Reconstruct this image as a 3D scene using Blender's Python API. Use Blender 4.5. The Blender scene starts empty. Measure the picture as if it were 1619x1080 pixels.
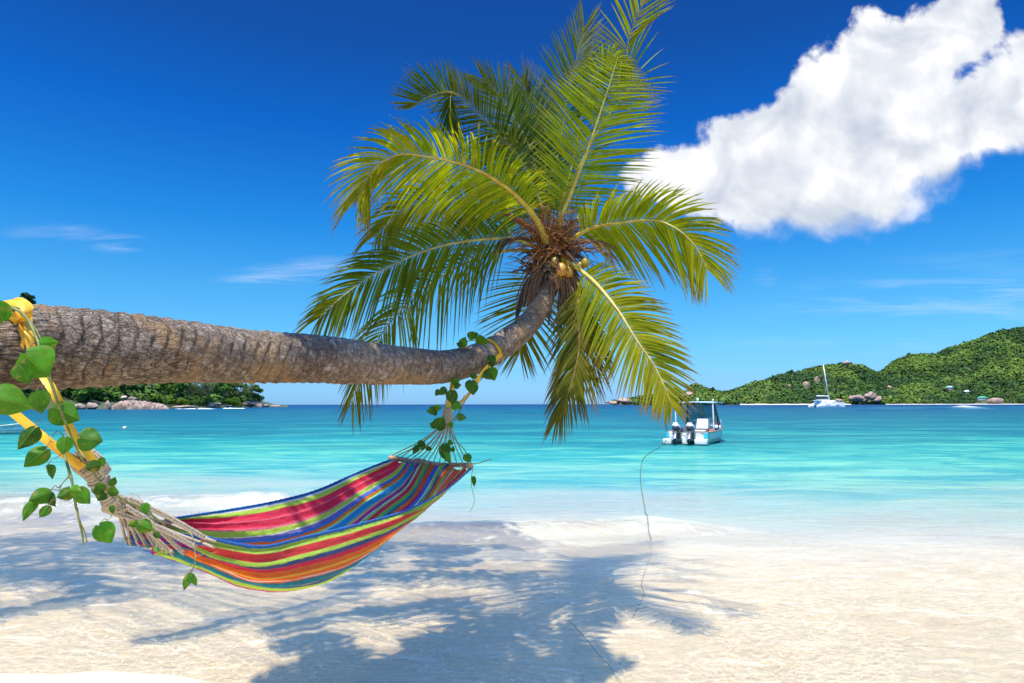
import bpy, math, random
import numpy as np
from mathutils import Vector, Matrix
PI = math.pi
C = bpy.context.scene.collection
scene = bpy.context.scene

# ------------------------------------------------------------------ camera
F = 1079.3; CAMH = 1.8
cam = bpy.data.objects.new('camera', bpy.data.cameras.new('camera')); C.objects.link(cam)
cam.data.sensor_width = 36; cam.data.lens = 24; cam.data.clip_start = 0.05; cam.data.clip_end = 90000
pitch = math.atan(99.3 / F)
M = Matrix.Translation((0, 0, CAMH)) @ Matrix.Rotation(PI / 2 + pitch, 4, 'X') @ Matrix.Rotation(math.radians(-0.1), 4, 'Z')
cam.matrix_world = M
scene.camera = cam
R3 = np.array(M.to_3x3())
CAM = np.array([0, 0, CAMH])

def P(px, py, D):
    """world point seen at photo pixel (px,py) whose distance along world Y is D"""
    d = R3 @ np.array([(px - 809.5) / F, -(py - 540) / F, -1.0])
    return CAM + d * (D / d[1])
def UV(px, py):
    d = R3 @ np.array([(px - 809.5) / F, -(py - 540) / F, -1.0])
    return d[0] / d[1], d[2] / d[1]

# ------------------------------------------------------------------ noise
def _h(ix, iy, iz, seed):
    n = (ix.astype(np.int64) * 374761393 + iy.astype(np.int64) * 668265263 + iz.astype(np.int64) * 2147483647 + seed * 974634777) & 0xffffffff
    n = ((n ^ (n >> 13)) * 1274126177) & 0xffffffff
    n = ((n ^ (n >> 15)) * 2246822519) & 0xffffffff
    return ((n ^ (n >> 16)) & 0xffffff) / float(0xffffff)
def vn(x, y, z=None, seed=0):
    x = np.asarray(x, float); y = np.asarray(y, float)
    z = np.zeros_like(x) if z is None else np.asarray(z, float)
    x, y, z = np.broadcast_arrays(x, y, z)
    ix, iy, iz = np.floor(x), np.floor(y), np.floor(z)
    fx, fy, fz = x - ix, y - iy, z - iz
    fx, fy, fz = [f * f * (3 - 2 * f) for f in (fx, fy, fz)]
    r = 0
    for a in (0, 1):
        for b in (0, 1):
            for c in (0, 1):
                w = (fx if a else 1 - fx) * (fy if b else 1 - fy) * (fz if c else 1 - fz)
                r = r + w * _h(ix + a, iy + b, iz + c, seed)
    return r * 2 - 1
def fbm(x, y, z=None, o=4, seed=0):
    r = 0; a = 1; s = 0
    x = np.asarray(x, float); y = np.asarray(y, float); zz = None if z is None else np.asarray(z, float)
    for k in range(o):
        f = 2.03 ** k
        r = r + a * vn(x * f, y * f, None if zz is None else zz * f, seed + k * 17); s += a; a *= .5
    return r / s
def sst(x, a, b):
    t = np.clip((x - a) / (b - a), 0, 1); return t * t * (3 - 2 * t)
def nrm(v):
    v = np.asarray(v, float); return v / (np.linalg.norm(v, axis=-1, keepdims=True) + 1e-12)

# ------------------------------------------------------------------ mesh helpers
class MB:
    def __init__(s): s.V = []; s.F = []; s.C = []; s.n = 0
    def add(s, V, Fc, col=None):
        V = np.asarray(V, float)
        s.V.append(V)
        s.F.append((np.asarray(Fc, dtype=np.int64) + s.n))
        if col is None: col = (1, 1, 1)
        col = np.asarray(col, float)
        if col.ndim == 1: col = np.tile(col[:3], (len(V), 1))
        s.C.append(col[:, :3]); s.n += len(V)
        return s
    def build(s, name, mat, parent=None, world=True, smooth=True, color=False, bevel=0, sub=0, uv=None, recalc=False):
        V = np.concatenate(s.V); 
        if world and parent is not None: V = V - np.array(parent.location)
        me = bpy.data.meshes.new(name)
        loops = np.concatenate([f.ravel() for f in s.F])
        tot = np.concatenate([np.full(len(f), f.shape[1]) for f in s.F])
        st = np.concatenate([[0], np.cumsum(tot)[:-1]])
        me.vertices.add(len(V)); me.vertices.foreach_set('co', V.astype(np.float32).ravel())
        me.loops.add(len(loops)); me.loops.foreach_set('vertex_index', loops.astype(np.int32))
        me.polygons.add(len(tot)); me.polygons.foreach_set('loop_start', st.astype(np.int32))
        me.polygons.foreach_set('loop_total', tot.astype(np.int32))
        me.polygons.foreach_set('use_smooth', np.full(len(tot), smooth))
        me.update(calc_edges=True); 
        if color:
            a = me.color_attributes.new('Col', 'FLOAT_COLOR', 'POINT')
            cc = np.concatenate(s.C); cc = np.concatenate([cc, np.ones((len(cc), 1))], 1)
            a.data.foreach_set('color', cc.astype(np.float32).ravel())
        if uv is not None:
            l = me.uv_layers.new(name='UVMap'); l.data.foreach_set('uv', uv[loops].astype(np.float32).ravel())
        me.validate(verbose=False)
        if recalc:
            import bmesh
            b = bmesh.new(); b.from_mesh(me); bmesh.ops.recalc_face_normals(b, faces=b.faces[:]); b.to_mesh(me); b.free()
        if mat: me.materials.append(mat)
        o = bpy.data.objects.new(name, me); C.objects.link(o)
        if parent is not None: o.parent = parent
        if bevel:
            m = o.modifiers.new('bevel', 'BEVEL'); m.width = bevel; m.segments = 2; m.limit_method = 'ANGLE'
        if sub:
            m = o.modifiers.new('sub', 'SUBSURF'); m.levels = sub; m.render_levels = sub
        return o

def grid(P3):
    """P3 (n,m,3) -> V,F"""
    n, m = P3.shape[:2]
    i = np.arange(n - 1)[:, None] * m + np.arange(m - 1)[None, :]
    i = i.ravel()
    return P3.reshape(-1, 3), np.stack([i, i + 1, i + m + 1, i + m], 1)

def frames(p):
    T = np.gradient(p, axis=0); T = nrm(T)
    ref = np.array([0, 0, 1.0]) if abs(T[0][2]) < .9 else np.array([1.0, 0, 0])
    n = nrm(np.cross(T[0], ref)); N = [n]
    for k in range(1, len(p)):
        n = n - T[k] * np.dot(n, T[k]); n = nrm(n); N.append(n)
    N = np.array(N); B = np.cross(T, N)
    return T, N, B
def tube(p, r, seg=8, cap=True, flat=1.0):
    p = np.asarray(p, float); r = np.broadcast_to(np.asarray(r, float), (len(p),))
    T, N, B = frames(p)
    a = np.arange(seg) * 2 * PI / seg
    V = p[:, None] + r[:, None, None] * (np.cos(a)[None, :, None] * N[:, None] + flat * np.sin(a)[None, :, None] * B[:, None])
    V = V.reshape(-1, 3)
    Fc = []
    i = (np.arange(len(p) - 1)[:, None] * seg + np.arange(seg)[None]).ravel()
    j = (np.arange(len(p) - 1)[:, None] * seg + ((np.arange(seg) + 1) % seg)[None]).ravel()
    Fc = np.stack([i, j, j + seg, i + seg], 1)
    if cap:
        V = np.concatenate([V, p[:1], p[-1:]]); c0 = len(V) - 2
        k = np.arange(seg); k2 = (k + 1) % seg
        c = np.full(seg, c0)
        t1 = np.stack([k2, k, c, c], 1); e = (len(p) - 1) * seg
        t2 = np.stack([k + e, k2 + e, c + 1, c + 1], 1)
        return V, Fc, np.concatenate([t1[:, :3], t2[:, :3]])
    return V, Fc, None
def addtube(mb, p, r, seg=8, col=None, cap=True, flat=1.0):
    V, Fq, Ft = tube(p, r, seg, cap, flat)
    n0 = mb.n
    mb.add(V, Fq, col)
    if Ft is not None: mb.F.append(Ft + n0)
def cr(pts, n):
    """Catmull-Rom through pts (k,d), n samples evenly by arc length"""
    p = np.asarray(pts, float)
    if len(p) == 2: return p[0] + (p[1] - p[0]) * np.linspace(0, 1, n)[:, None]
    q = np.concatenate([[2 * p[0] - p[1]], p, [2 * p[-1] - p[-2]]])
    out = []
    for i in range(1, len(q) - 2):
        t = np.linspace(0, 1, 24, endpoint=False)[:, None]
        a, b, c, d = q[i - 1], q[i], q[i + 1], q[i + 2]
        out.append(.5 * (2 * b + (c - a) * t + (2 * a - 5 * b + 4 * c - d) * t ** 2 + (3 * b - a - 3 * c + d) * t ** 3))
    out = np.concatenate(out + [q[-2:-1]])
    L = np.concatenate([[0], np.cumsum(np.linalg.norm(np.diff(out[:, :3], axis=0), axis=1))])
    s = np.linspace(0, L[-1], n)
    return np.stack([np.interp(s, L, out[:, k]) for k in range(out.shape[1])], 1)
def PX(pts, n=None):
    w = np.array([P(*q[:3]) for q in pts])
    return cr(w, n) if n else w
def box(mb, lo, hi, col=None, taper=1.0, shear=(0, 0)):
    x0, y0, z0 = lo; x1, y1, z1 = hi; cx, cy = (x0 + x1) / 2, (y0 + y1) / 2
    V = []
    for z, t, s in ((z0, 1, 0), (z1, taper, 1)):
        for x, y in ((x0, y0), (x1, y0), (x1, y1), (x0, y1)):
            V.append((cx + (x - cx) * t + shear[0] * s, cy + (y - cy) * t + shear[1] * s, z))
    Fc = [(0, 3, 2, 1), (4, 5, 6, 7), (0, 1, 5, 4), (1, 2, 6, 5), (2, 3, 7, 6), (3, 0, 4, 7)]
    mb.add(V, Fc, col)
_ico = {}
def ico(sub):
    if sub not in _ico:
        import bmesh
        b = bmesh.new(); bmesh.ops.create_icosphere(b, subdivisions=sub, radius=1)
        _ico[sub] = (np.array([v.co[:] for v in b.verts]), np.array([[v.index for v in f.verts] for f in b.faces])); b.free()
    return _ico[sub]
def blob(mb, c, r, sub=2, amp=.2, seed=0, col=None, freq=1.6, flatb=False):
    V, Fc = ico(sub); r = np.broadcast_to(np.asarray(r, float), (3,))
    d = 1 + amp * fbm(V[:, 0] * freq + seed * 3.1, V[:, 1] * freq, V[:, 2] * freq, 3, seed)
    W = V * d[:, None]
    if flatb: W[:, 2] = np.maximum(W[:, 2], -.3)
    mb.add(W * r + np.asarray(c), Fc, col)

def empty(name, loc, rz=0, **kw):
    o = bpy.data.objects.new(name, None); C.objects.link(o); o.location = tuple(loc); o.rotation_euler = (0, 0, rz)
    o.empty_display_size = .2
    tag(o, **kw); return o
def tag(o, label=None, cat=None, group=None, kind=None):
    if label: o['label'] = label
    if cat: o['category'] = cat
    if group: o['group'] = group
    if kind: o['kind'] = kind
    return o
def copy_tree(o, parent=None):
    c = o.copy(); C.objects.link(c); c.parent = parent
    for ch in [x for x in bpy.data.objects if x.parent == o]: copy_tree(ch, c)
    return c

# ------------------------------------------------------------------ material helpers
class NT:
    def __init__(s, name):
        s.m = bpy.data.materials.new(name); s.m.use_nodes = True; s.t = s.m.node_tree; s.t.nodes.clear()
    def n(s, typ, ins=None, **kw):
        nd = s.t.nodes.new(typ)
        for k, v in kw.items(): setattr(nd, k, v)
        for k, v in (ins or {}).items():
            if isinstance(v, bpy.types.NodeSocket): s.t.links.new(v, nd.inputs[k])
            else: nd.inputs[k].default_value = v
        return nd
    def math(s, op, a, b=0.0, c=None, clamp=False):
        ins = {0: a, 1: b}
        if c is not None: ins[2] = c
        return s.n('ShaderNodeMath', ins, operation=op, use_clamp=clamp).outputs[0]
    def ramp(s, fac, stops, interp='LINEAR'):
        nd = s.n('ShaderNodeValToRGB', {0: fac}); cr_ = nd.color_ramp; cr_.interpolation = interp
        while len(cr_.elements) < len(stops): cr_.elements.new(.5)
        for e, (p, c) in zip(cr_.elements, stops):
            e.position = p; e.color = (*c, 1) if len(c) == 3 else c
        return nd.outputs[0]
    def mix(s, f, a, b, bt='MIX'):
        nd = s.n('ShaderNodeMix', data_type='RGBA', blend_type=bt)
        for k, v in ((0, f), (6, a), (7, b)):
            if isinstance(v, bpy.types.NodeSocket): s.t.links.new(v, nd.inputs[k])
            else: nd.inputs[k].default_value = (*v, 1) if (k > 0 and len(v) == 3) else v
        return nd.outputs[2]
    def noise(s, vec, scale, detail=4, rough=.55, dist=0, out=0):
        ins = {'Scale': scale, 'Detail': detail, 'Roughness': rough, 'Distortion': dist}
        if vec is not None: ins['Vector'] = vec
        return s.n('ShaderNodeTexNoise', ins).outputs[out]
    def map(s, vec, scale=(1, 1, 1), loc=(0, 0, 0), rot=(0, 0, 0)):
        return s.n('ShaderNodeMapping', {'Vector': vec, 'Location': loc, 'Rotation': rot, 'Scale': scale}).outputs[0]
    def rng(s, v, a, b, c=0.0, d=1.0, smooth=True):
        return s.n('ShaderNodeMapRange', {0: v, 1: a, 2: b, 3: c, 4: d}, interpolation_type='SMOOTHSTEP' if smooth else 'LINEAR').outputs[0]
    def bump(s, h, dist=.01, strength=1.0, normal=None):
        ins = {'Height': h, 'Distance': dist, 'Strength': strength}
        if normal is not None: ins['Normal'] = normal
        return s.n('ShaderNodeBump', ins).outputs[0]
    def out(s, sh):
        o = s.t.nodes.new('ShaderNodeOutputMaterial'); s.t.links.new(sh, o.inputs[0]); return s.m
    def pos(s): return s.n('ShaderNodeNewGeometry').outputs['Position']
    def obj(s): return s.n('ShaderNodeTexCoord').outputs['Object']
    def uv(s): return s.n('ShaderNodeTexCoord').outputs['UV']
    def att(s, name='Col'): return s.n('ShaderNodeAttribute', attribute_name=name).outputs['Color']

def simple(name, col, rough=.6, var=.25, scale=8, bump=0.0, bscale=None, metal=0, spec=.5):
    """painted / natural surface with tone variation and fine bump"""
    k = NT(name); o = k.obj()
    n1 = k.noise(o, scale, 5, .6)
    f = k.rng(n1, .3, .7)
    c = k.mix(f, tuple(x * (1 - var) for x in col), tuple(min(1, x * (1 + var * .6)) for x in col))
    ins = {'Base Color': c, 'Roughness': rough, 'Metallic': metal, 'Specular IOR Level': spec}
    if bump:
        ins['Normal'] = k.bump(k.noise(o, bscale or scale * 4, 4), bump)
    return k.out(k.n('ShaderNodeBsdfPrincipled', ins).outputs[0])

def leafmat(name, trans=.35, rough=.45, noise_s=20, tint=(1.25, 1.15, .35), spec=.35):
    """leaf blade with per-vertex colour, thin enough to glow when lit from behind"""
    k = NT(name); c = k.att()
    n1 = k.noise(k.obj(), noise_s, 3)
    c = k.mix(k.math('MULTIPLY', k.rng(n1, .3, .7), .45), c, k.mix(1.0, c, (.55, .6, .5), 'MULTIPLY'))
    p = k.n('ShaderNodeBsdfPrincipled', {'Base Color': c, 'Roughness': rough, 'Specular IOR Level': spec})
    t = k.n('ShaderNodeBsdfTranslucent', {'Color': k.mix(1.0, c, tint, 'MULTIPLY')})
    return k.out(k.n('ShaderNodeMixShader', {0: trans, 1: p.outputs[0], 2: t.outputs[0]}).outputs[0])
MAT = {}

# ------------------------------------------------------------------ sun and sky
SUN_EL, SUN_AZ = 69.0, -154.0     # elevation; azimuth measured clockwise from +Y (negative: left)
e, a = math.radians(SUN_EL), math.radians(SUN_AZ)
sd = Vector((math.sin(a) * math.cos(e), math.cos(a) * math.cos(e), math.sin(e)))
sun = bpy.data.objects.new('sun', bpy.data.lights.new('sun', 'SUN')); C.objects.link(sun)
sun.data.energy = 5.0; sun.data.angle = math.radians(.5); sun.data.color = (1, .93, .79)
sun.rotation_euler = sd.to_track_quat('Z', 'Y').to_euler(); sun.location = (0, 0, 50)

w = bpy.data.worlds.new('World'); scene.world = w; w.use_nodes = True
k = NT('tmp'); bpy.data.materials.remove(k.m); k.t = w.node_tree; k.t.nodes.clear()
sky = k.n('ShaderNodeTexSky', sky_type='NISHITA', sun_disc=False, sun_elevation=e, sun_rotation=a, altitude=0, air_density=1.0, dust_density=.4, ozone_density=2.5)
dirv = k.n('ShaderNodeTexCoord').outputs['Generated']
sx = k.n('ShaderNodeSeparateXYZ', {0: dirv})
dx, dy, dz = sx.outputs
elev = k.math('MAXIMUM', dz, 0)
# clear polarised tropical sky: tinted deep blue in view, boosted overhead as added fill light
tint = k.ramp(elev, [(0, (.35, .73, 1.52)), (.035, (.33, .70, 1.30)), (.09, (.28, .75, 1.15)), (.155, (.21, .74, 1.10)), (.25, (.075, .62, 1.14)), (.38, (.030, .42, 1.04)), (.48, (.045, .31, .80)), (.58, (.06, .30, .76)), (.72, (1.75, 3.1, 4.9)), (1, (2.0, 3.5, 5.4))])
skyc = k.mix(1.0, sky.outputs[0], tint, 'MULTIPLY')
dyp = k.math('MAXIMUM', dy, .02)
u = k.math('DIVIDE', dx, dyp); v = k.math('DIVIDE', dz, dyp)
p = k.n('ShaderNodeCombineXYZ', {0: u, 1: v, 2: 0.0}).outputs[0]
blobs = [(1040, 285, 55, 36, 15), (1105, 278, 85, 52, 12), (1185, 262, 95, 68, 20), (1255, 275, 105, 80, 0), (1300, 340, 70, 36, 0),
         (1232, 205, 45, 40, 0), (1255, 165, 22, 22, 0), (1330, 170, 80, 85, 20), (1352, 88, 26, 24, 0), (1400, 110, 75, 75, 25), (1470, 75, 80, 62, 20),
         (1535, 30, 42, 50, 0), (1420, 215, 120, 95, 15), (1370, 300, 95, 62, 0), (1480, 235, 70, 70, 0), (1530, 190, 90, 50, 10),
         (1600, 165, 85, 62, 20), (1680, 130, 100, 90, 20), (1760, 170, 120, 90, 0)]
wn = k.noise(p, 5.0, 3, .6, 0, 1)
wp = k.n('ShaderNodeVectorMath', {0: p, 1: k.n('ShaderNodeVectorMath', {0: k.n('ShaderNodeVectorMath', {0: wn, 1: (.5, .5, .5)}, operation='SUBTRACT').outputs[0], 'Scale': .05}, operation='SCALE').outputs[0]}, operation='ADD').outputs[0]
field = None
for (bx, by, rx, ry, rt) in blobs:
    cu, cv = UV(bx, by); th = math.radians(rt)
    m = k.n('ShaderNodeMapping', {'Vector': wp, 'Location': (cu, cv, 0), 'Rotation': (0, 0, th), 'Scale': (rx / F, ry / F, 1)}, vector_type='TEXTURE').outputs[0]
    ln = k.n('ShaderNodeVectorMath', {0: m}, operation='LENGTH').outputs['Value']
    q = k.math('SUBTRACT', 1.0, ln)
    field = q if field is None else k.math('SMOOTH_MAX', field, q, .25)
field = k.math('MAXIMUM', field, -1.5)
def billow(vec):
    a_ = k.noise(vec, 6.5, 9, .6, .2)
    b_ = k.n('ShaderNodeTexVoronoi', {'Vector': vec, 'Scale': 11.0, 'Detail': 3.0, 'Roughness': .6, 'Lacunarity': 2.1}, feature='F1', normalize=True).outputs['Distance']
    return k.math('SUBTRACT', k.math('MULTIPLY', a_, 1.15), k.math('MULTIPLY', b_, .75))
n1 = billow(wp)
n2 = billow(k.map(wp, loc=(.012, -.018, 0)))
dens = k.math('ADD', k.math('ADD', field, .20), k.math('MULTIPLY', k.math('SUBTRACT', n1, .28), 1.9))
soft = k.rng(k.math('SUBTRACT', v, k.math('MULTIPLY', u, .32)), .175, .105)      # the flat underside frays into the blue
alpha = k.rng(dens, -.05, k.math('ADD', .28, k.math('MULTIPLY', soft, .75)))
alpha = k.math('MULTIPLY', alpha, k.rng(dy, .02, .1))
s1_ = k.noise(wp, 8, 4, .5, .4); s2_ = k.noise(k.map(wp, loc=(.018, -.026, 0)), 8, 4, .5, .4)
rel = k.math('ADD', k.math('MULTIPLY', k.math('SUBTRACT', n1, n2), .6), k.math('MULTIPLY', k.math('SUBTRACT', s1_, s2_), 2.4))          # relief: bright towards the sun, grey away
big = k.noise(k.map(p, loc=(3, 1, 0)), 6.0, 4, .5)
shade = k.math('ADD', k.math('ADD', .70, rel), k.math('MULTIPLY', k.math('SUBTRACT', big, .5), 1.2))
low = k.n('ShaderNodeMapping', {'Vector': p, 'Location': (*UV(1290, 362), 0), 'Rotation': (0, 0, .1), 'Scale': (150 / F, 50 / F, 1)}, vector_type='TEXTURE').outputs[0]
lowf = k.rng(k.n('ShaderNodeVectorMath', {0: low}, operation='LENGTH').outputs['Value'], 1.2, .2)
shade = k.math('SUBTRACT', shade, k.math('MULTIPLY', lowf, .42), clamp=True)
ccol = k.ramp(shade, [(0, (3.5, 4.0, 4.9)), (.35, (4.6, 5.0, 5.7)), (.7, (5.9, 6.1, 6.5)), (1, (7.2, 7.2, 7.3))])
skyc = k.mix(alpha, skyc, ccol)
# thin cirrus
pr = k.map(p, scale=(1.6, 15, 1), rot=(0, 0, math.radians(-9)))
ci = k.noise(pr, 2.4, 6, .62, .6)
def lens(px_, py_, rx, ry, rt=0):
    m = k.n('ShaderNodeMapping', {'Vector': p, 'Location': (*UV(px_, py_), 0), 'Rotation': (0, 0, math.radians(rt)), 'Scale': (rx / F, ry / F, 1)}, vector_type='TEXTURE').outputs[0]
    return k.rng(k.n('ShaderNodeVectorMath', {0: m}, operation='LENGTH').outputs['Value'], 1.0, .2)
cm = k.math('MULTIPLY', lens(1480, 480, 420, 95, 8), .38)
for L_, s_ in (((465, 430, 150, 28, 5), .6), ((185, 385, 75, 20, 0), .6), ((90, 368, 110, 20, 0), .3), ((418, 408, 26, 16, 30), .6), ((1580, 460, 120, 34, 6), .6), ((1210, 440, 26, 26, 30), .25)):
    cm = k.math('MAXIMUM', cm, k.math('MULTIPLY', lens(*L_), s_))
ca = k.math('MULTIPLY', k.math('MULTIPLY', cm, k.rng(ci, .44, .78)), k.rng(dy, .02, .1))
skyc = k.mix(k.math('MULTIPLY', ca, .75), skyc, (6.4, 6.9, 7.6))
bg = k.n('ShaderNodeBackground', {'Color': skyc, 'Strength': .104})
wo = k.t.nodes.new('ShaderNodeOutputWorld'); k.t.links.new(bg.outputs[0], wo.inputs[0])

scene.view_settings.view_transform = 'Standard'; scene.view_settings.look = 'None'
scene.view_settings.gamma = 1; scene.view_settings.exposure = 0.5
scene.cycles.max_bounces = 6; scene.cycles.diffuse_bounces = 3; scene.cycles.glossy_bounces = 3; scene.cycles.transparent_max_bounces = 8; scene.cycles.adaptive_threshold = .03
scene.cycles.caustics_reflective = False; scene.cycles.caustics_refractive = False
scene.cycles.sample_clamp_indirect = 6
scene.cycles.use_denoising = True
scene.cycles.use_adaptive_sampling = True
w.cycles.sampling_method = 'MANUAL'; w.cycles.sample_map_resolution = 256

# ------------------------------------------------------------------ ground: sand
def zsand(x, y):
    z = .030 * (3.95 - y)
    z = np.where(y > 9, -.1515 - .055 * (y - 9), z)
    z = np.maximum(z, -4.0)
    z = np.where(y < 3, .039 + .07 * (3 - y), z); z = np.minimum(z, .9)
    z = z + .010 * fbm(x * 2.2, y * 3.0, o=4, seed=4) * (y < 6)
    z = z + .056 * np.exp(-((x + 2.9) / 1.0) ** 2 - ((y - 4.35) / .45) ** 2)
    z = z + .030 * np.exp(-((x + 5.5) / 1.5) ** 2 - ((y - 4.5) / 1.0) ** 2)
    return z + .012 * fbm(x * .8, y * .8, o=3, seed=3) + .004 * fbm(x * 5, y * 5, o=3, seed=8)
ys = np.concatenate([np.linspace(-60, 0, 40, endpoint=False), np.linspace(0, 12, 260, endpoint=False), np.geomspace(12, 400, 80)])
xs = np.concatenate([-np.geomspace(10, 400, 40)[::-1], np.linspace(-9.9, 9.9, 380), np.geomspace(10, 400, 40)])
X, Y = np.meshgrid(xs, ys)
mb = MB(); mb.add(*grid(np.stack([X, Y, zsand(X, Y)], -1)))
k = NT('wet_sand'); o = k.pos()
n1 = k.noise(k.map(o, scale=(1, 1.6, 1)), .9, 5, .6); n2 = k.noise(o, 60, 4, .7); n3 = k.noise(k.map(o, scale=(1, 1.8, 1)), 5, 6, .65, 1.2)
c = k.ramp(n1, [(.3, (.86, .645, .35)), (.7, (.94, .75, .45))])
c = k.mix(k.math('MULTIPLY', k.rng(n3, .45, .7), .35), c, (.52, .43, .33))
c = k.mix(k.math('MULTIPLY', n2, .35), c, k.mix(1.0, c, (.6, .55, .5), 'MULTIPLY'))
pr = k.n('ShaderNodeBsdfPrincipled', {'Base Color': c, 'Roughness': .55, 'Specular IOR Level': .3, 'Normal': k.bump(k.math('ADD', n2, k.math('MULTIPLY', n3, 6.0)), .004)})
MAT['sand'] = k.out(pr.outputs[0])
tag(mb.build('beach_sand', MAT['sand']), kind='structure')

# ------------------------------------------------------------------ sea
def crest(x):      # where the little shore break stands
    return 9.75 + .25 * np.sin(x * .9) + .12 * fbm(x * 1.5, x * 0, o=3, seed=5) - .12 * np.clip(-x - 2, 0, 10) * -2.4
def ridge(d, front, back):
    return np.where(d < 0, np.exp(-(d / front) ** 2), np.exp(-(d / back) ** 2))
def sea(x, y):
    z = np.zeros_like(x); foam = np.zeros_like(x)
    # ripples, longer with distance
    z += .006 * fbm(x * 1.5 + 3, y * 3.2, o=4, seed=21) * sst(y, 4.5, 8)
    z += .02 * fbm(x * .5 + y * .3, y * 1.3 - x * .25, o=3, seed=22) * sst(y, 9, 16)
    z += .05 * fbm(x * .22 + y * .09, y * .2 - x * .08 + .9 * fbm(x * .05, y * .11, o=2, seed=53), o=4, seed=23) * sst(y, 20, 40) * (1 - sst(y, 300, 900))
    # shore break in the middle and on the left
    d = y - crest(x)
    am = (.155 * sst(x, -2.2, -1.0) * (1 - sst(x, 1.9, 4.2)) + .02) * (1 + .25 * fbm(x * 1.3, x * 0 + 4, o=3, seed=6))
    r = ridge(d, .22, .75); z += am * r
    foam += .5 * np.exp(-((d + .32) / .16) ** 2) * am / .12 * (.5 + .5 * fbm(x * 6, y * 9, o=3, seed=9))
    foam += .35 * np.exp(-((d - .0) / .05) ** 2) * am / .12 * sst(x, 1.2, 2.0) * (1 - sst(x, 2.4, 2.8))
    d2 = y - (12.2 + .3 * np.sin(x * .8) + .2 * fbm(x, x * 0, o=3, seed=15) + .10 * (x + 6))
    a2 = .20 * (1 - sst(x, -4.2, -3.0)) * (1 + .5 * fbm(x * 1.1, x * 0 + 7, o=3, seed=16))
    z += a2 * ridge(d2, .25, .8)
    foam += .55 * a2 / .2 * np.exp(-((d2 + .12) / .42) ** 2) * (.45 + .9 * fbm(x * 3, y * 6, o=4, seed=19))
    foam += .4 * (1 - sst(x, -4, -2.6)) * np.exp(-((d2 + .75) / .35) ** 2) * np.clip(.3 + fbm(x * 2.0, y * 5, o=4, seed=29), 0, 1)
    # swell lines standing over the reef
    for (yc, x0, x1, am, wd, sl) in ((150, -6, 34, .62, 2.6, .05), (172, 78, 128, .95, 3.2, -.02), (128, 30, 60, .25, 3, 0), (230, -60, 20, .5, 5, .02), (260, 90, 260, .6, 6, .03)):
        e_ = sst(x, x0, x0 + (x1 - x0) * .3) * (1 - sst(x, x0 + (x1 - x0) * .7, x1))
        z += am * e_ * ridge(y - yc - sl * x - 1.2 * np.sin(x * .11), wd, wd * 1.7)
    for (yc, x0, x1, s_) in ((171, 110, 115, .7), (174, 101, 107, .35)):
        e_ = np.exp(-((x - (x0 + x1) / 2) / (x1 - x0) * 1.7) ** 2)
        b = e_ * np.exp(-((y - yc) / 2.2) ** 2); z += .9 * b * s_ * .6; foam += s_ * b * 1.3
    return z, foam
ys = np.concatenate([np.linspace(2.0, 14, 520, endpoint=False), np.geomspace(14, 400, 520, endpoint=False), np.geomspace(400, 60000, 70)])
ts = np.concatenate([np.linspace(-4, -.95, 40, endpoint=False), np.linspace(-.95, .95, 640), np.linspace(.96, 4, 40)])
T_, Y = np.meshgrid(ts, ys); X = T_ * (Y + .5)
Z, foam = sea(X, Y)
mb = MB(); V, Fc = grid(np.stack([X, Y, Z], -1)); fm = np.clip(foam, 0, 1).ravel()
mb.add(V, Fc, np.stack([fm, fm, fm], 1))
k = NT('sea_water'); o = k.pos(); s = k.n('ShaderNodeSeparateXYZ', {0: o}); px_, py_ = s.outputs[0], s.outputs[1]
foamA = k.n('ShaderNodeSeparateColor', {0: k.att()}).outputs[0]
nb = k.noise(k.map(o, scale=(.03, .07, 1), rot=(0, 0, .05)), 1, 5, .6, .8)
nb2 = k.noise(k.map(o, scale=(.16, .42, 1), rot=(0, 0, .07)), 1, 5, .6, .8)
ye = k.math('ADD', py_, k.math('MULTIPLY', k.math('MINIMUM', k.math('MAXIMUM', px_, -6), 14), .20))
ye = k.math('MULTIPLY', ye, k.math('ADD', 1, k.math('ADD', k.math('MULTIPLY', k.math('SUBTRACT', nb, .5), .9), k.math('MULTIPLY', k.math('SUBTRACT', nb2, .5), .75))))
ye = k.math('MAXIMUM', ye, 1.1)
lg = k.math('DIVIDE', k.math('LOGARITHM', ye, 10.0), 4.0)
body = k.ramp(lg, [(.215, (.86, .69, .42)), (.25, (.66, .66, .52)), (.275, (.48, .56, .40)), (.31, (.27, .52, .32)), (.345, (.135, .43, .26)), (.385, (.06, .32, .215)),
                   (.43, (.03, .215, .175)), (.49, (.018, .13, .145)), (.56, (.013, .09, .13)), (.64, (.008, .065, .125)), (.8, (.006, .042, .105))])
st1 = k.noise(k.map(o, scale=(.42, 1.1, 1), rot=(0, 0, .10)), .75, 6, .66, 1.2); st2 = k.noise(k.map(o, scale=(.075, .24, 1), rot=(0, 0, -.06)), .8, 7, .68, 1.0)
stf = k.math('MULTIPLY', k.math('ADD', k.math('MULTIPLY', k.rng(st1, .36, .66), k.rng(ye, 90, 30)), k.rng(st2, .36, .66)), k.rng(ye, 10, 20))
body = k.mix(k.math('MULTIPLY', stf, .8), body, k.mix(1.0, body, (.22, .60, .84), 'MULTIPLY'))
# reef and weed patches on the bottom
reef = k.noise(k.map(o, scale=(.045, .12, 1), loc=(7, 3, 0)), 1, 7, .68, 1.0)
rf = k.math('MULTIPLY', k.rng(reef, .44, .58), k.math('MULTIPLY', k.rng(ye, 22, 45), k.rng(ye, 500, 150)))
body = k.mix(k.math('MULTIPLY', rf, .8), body, (.010, .10, .125))
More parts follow.
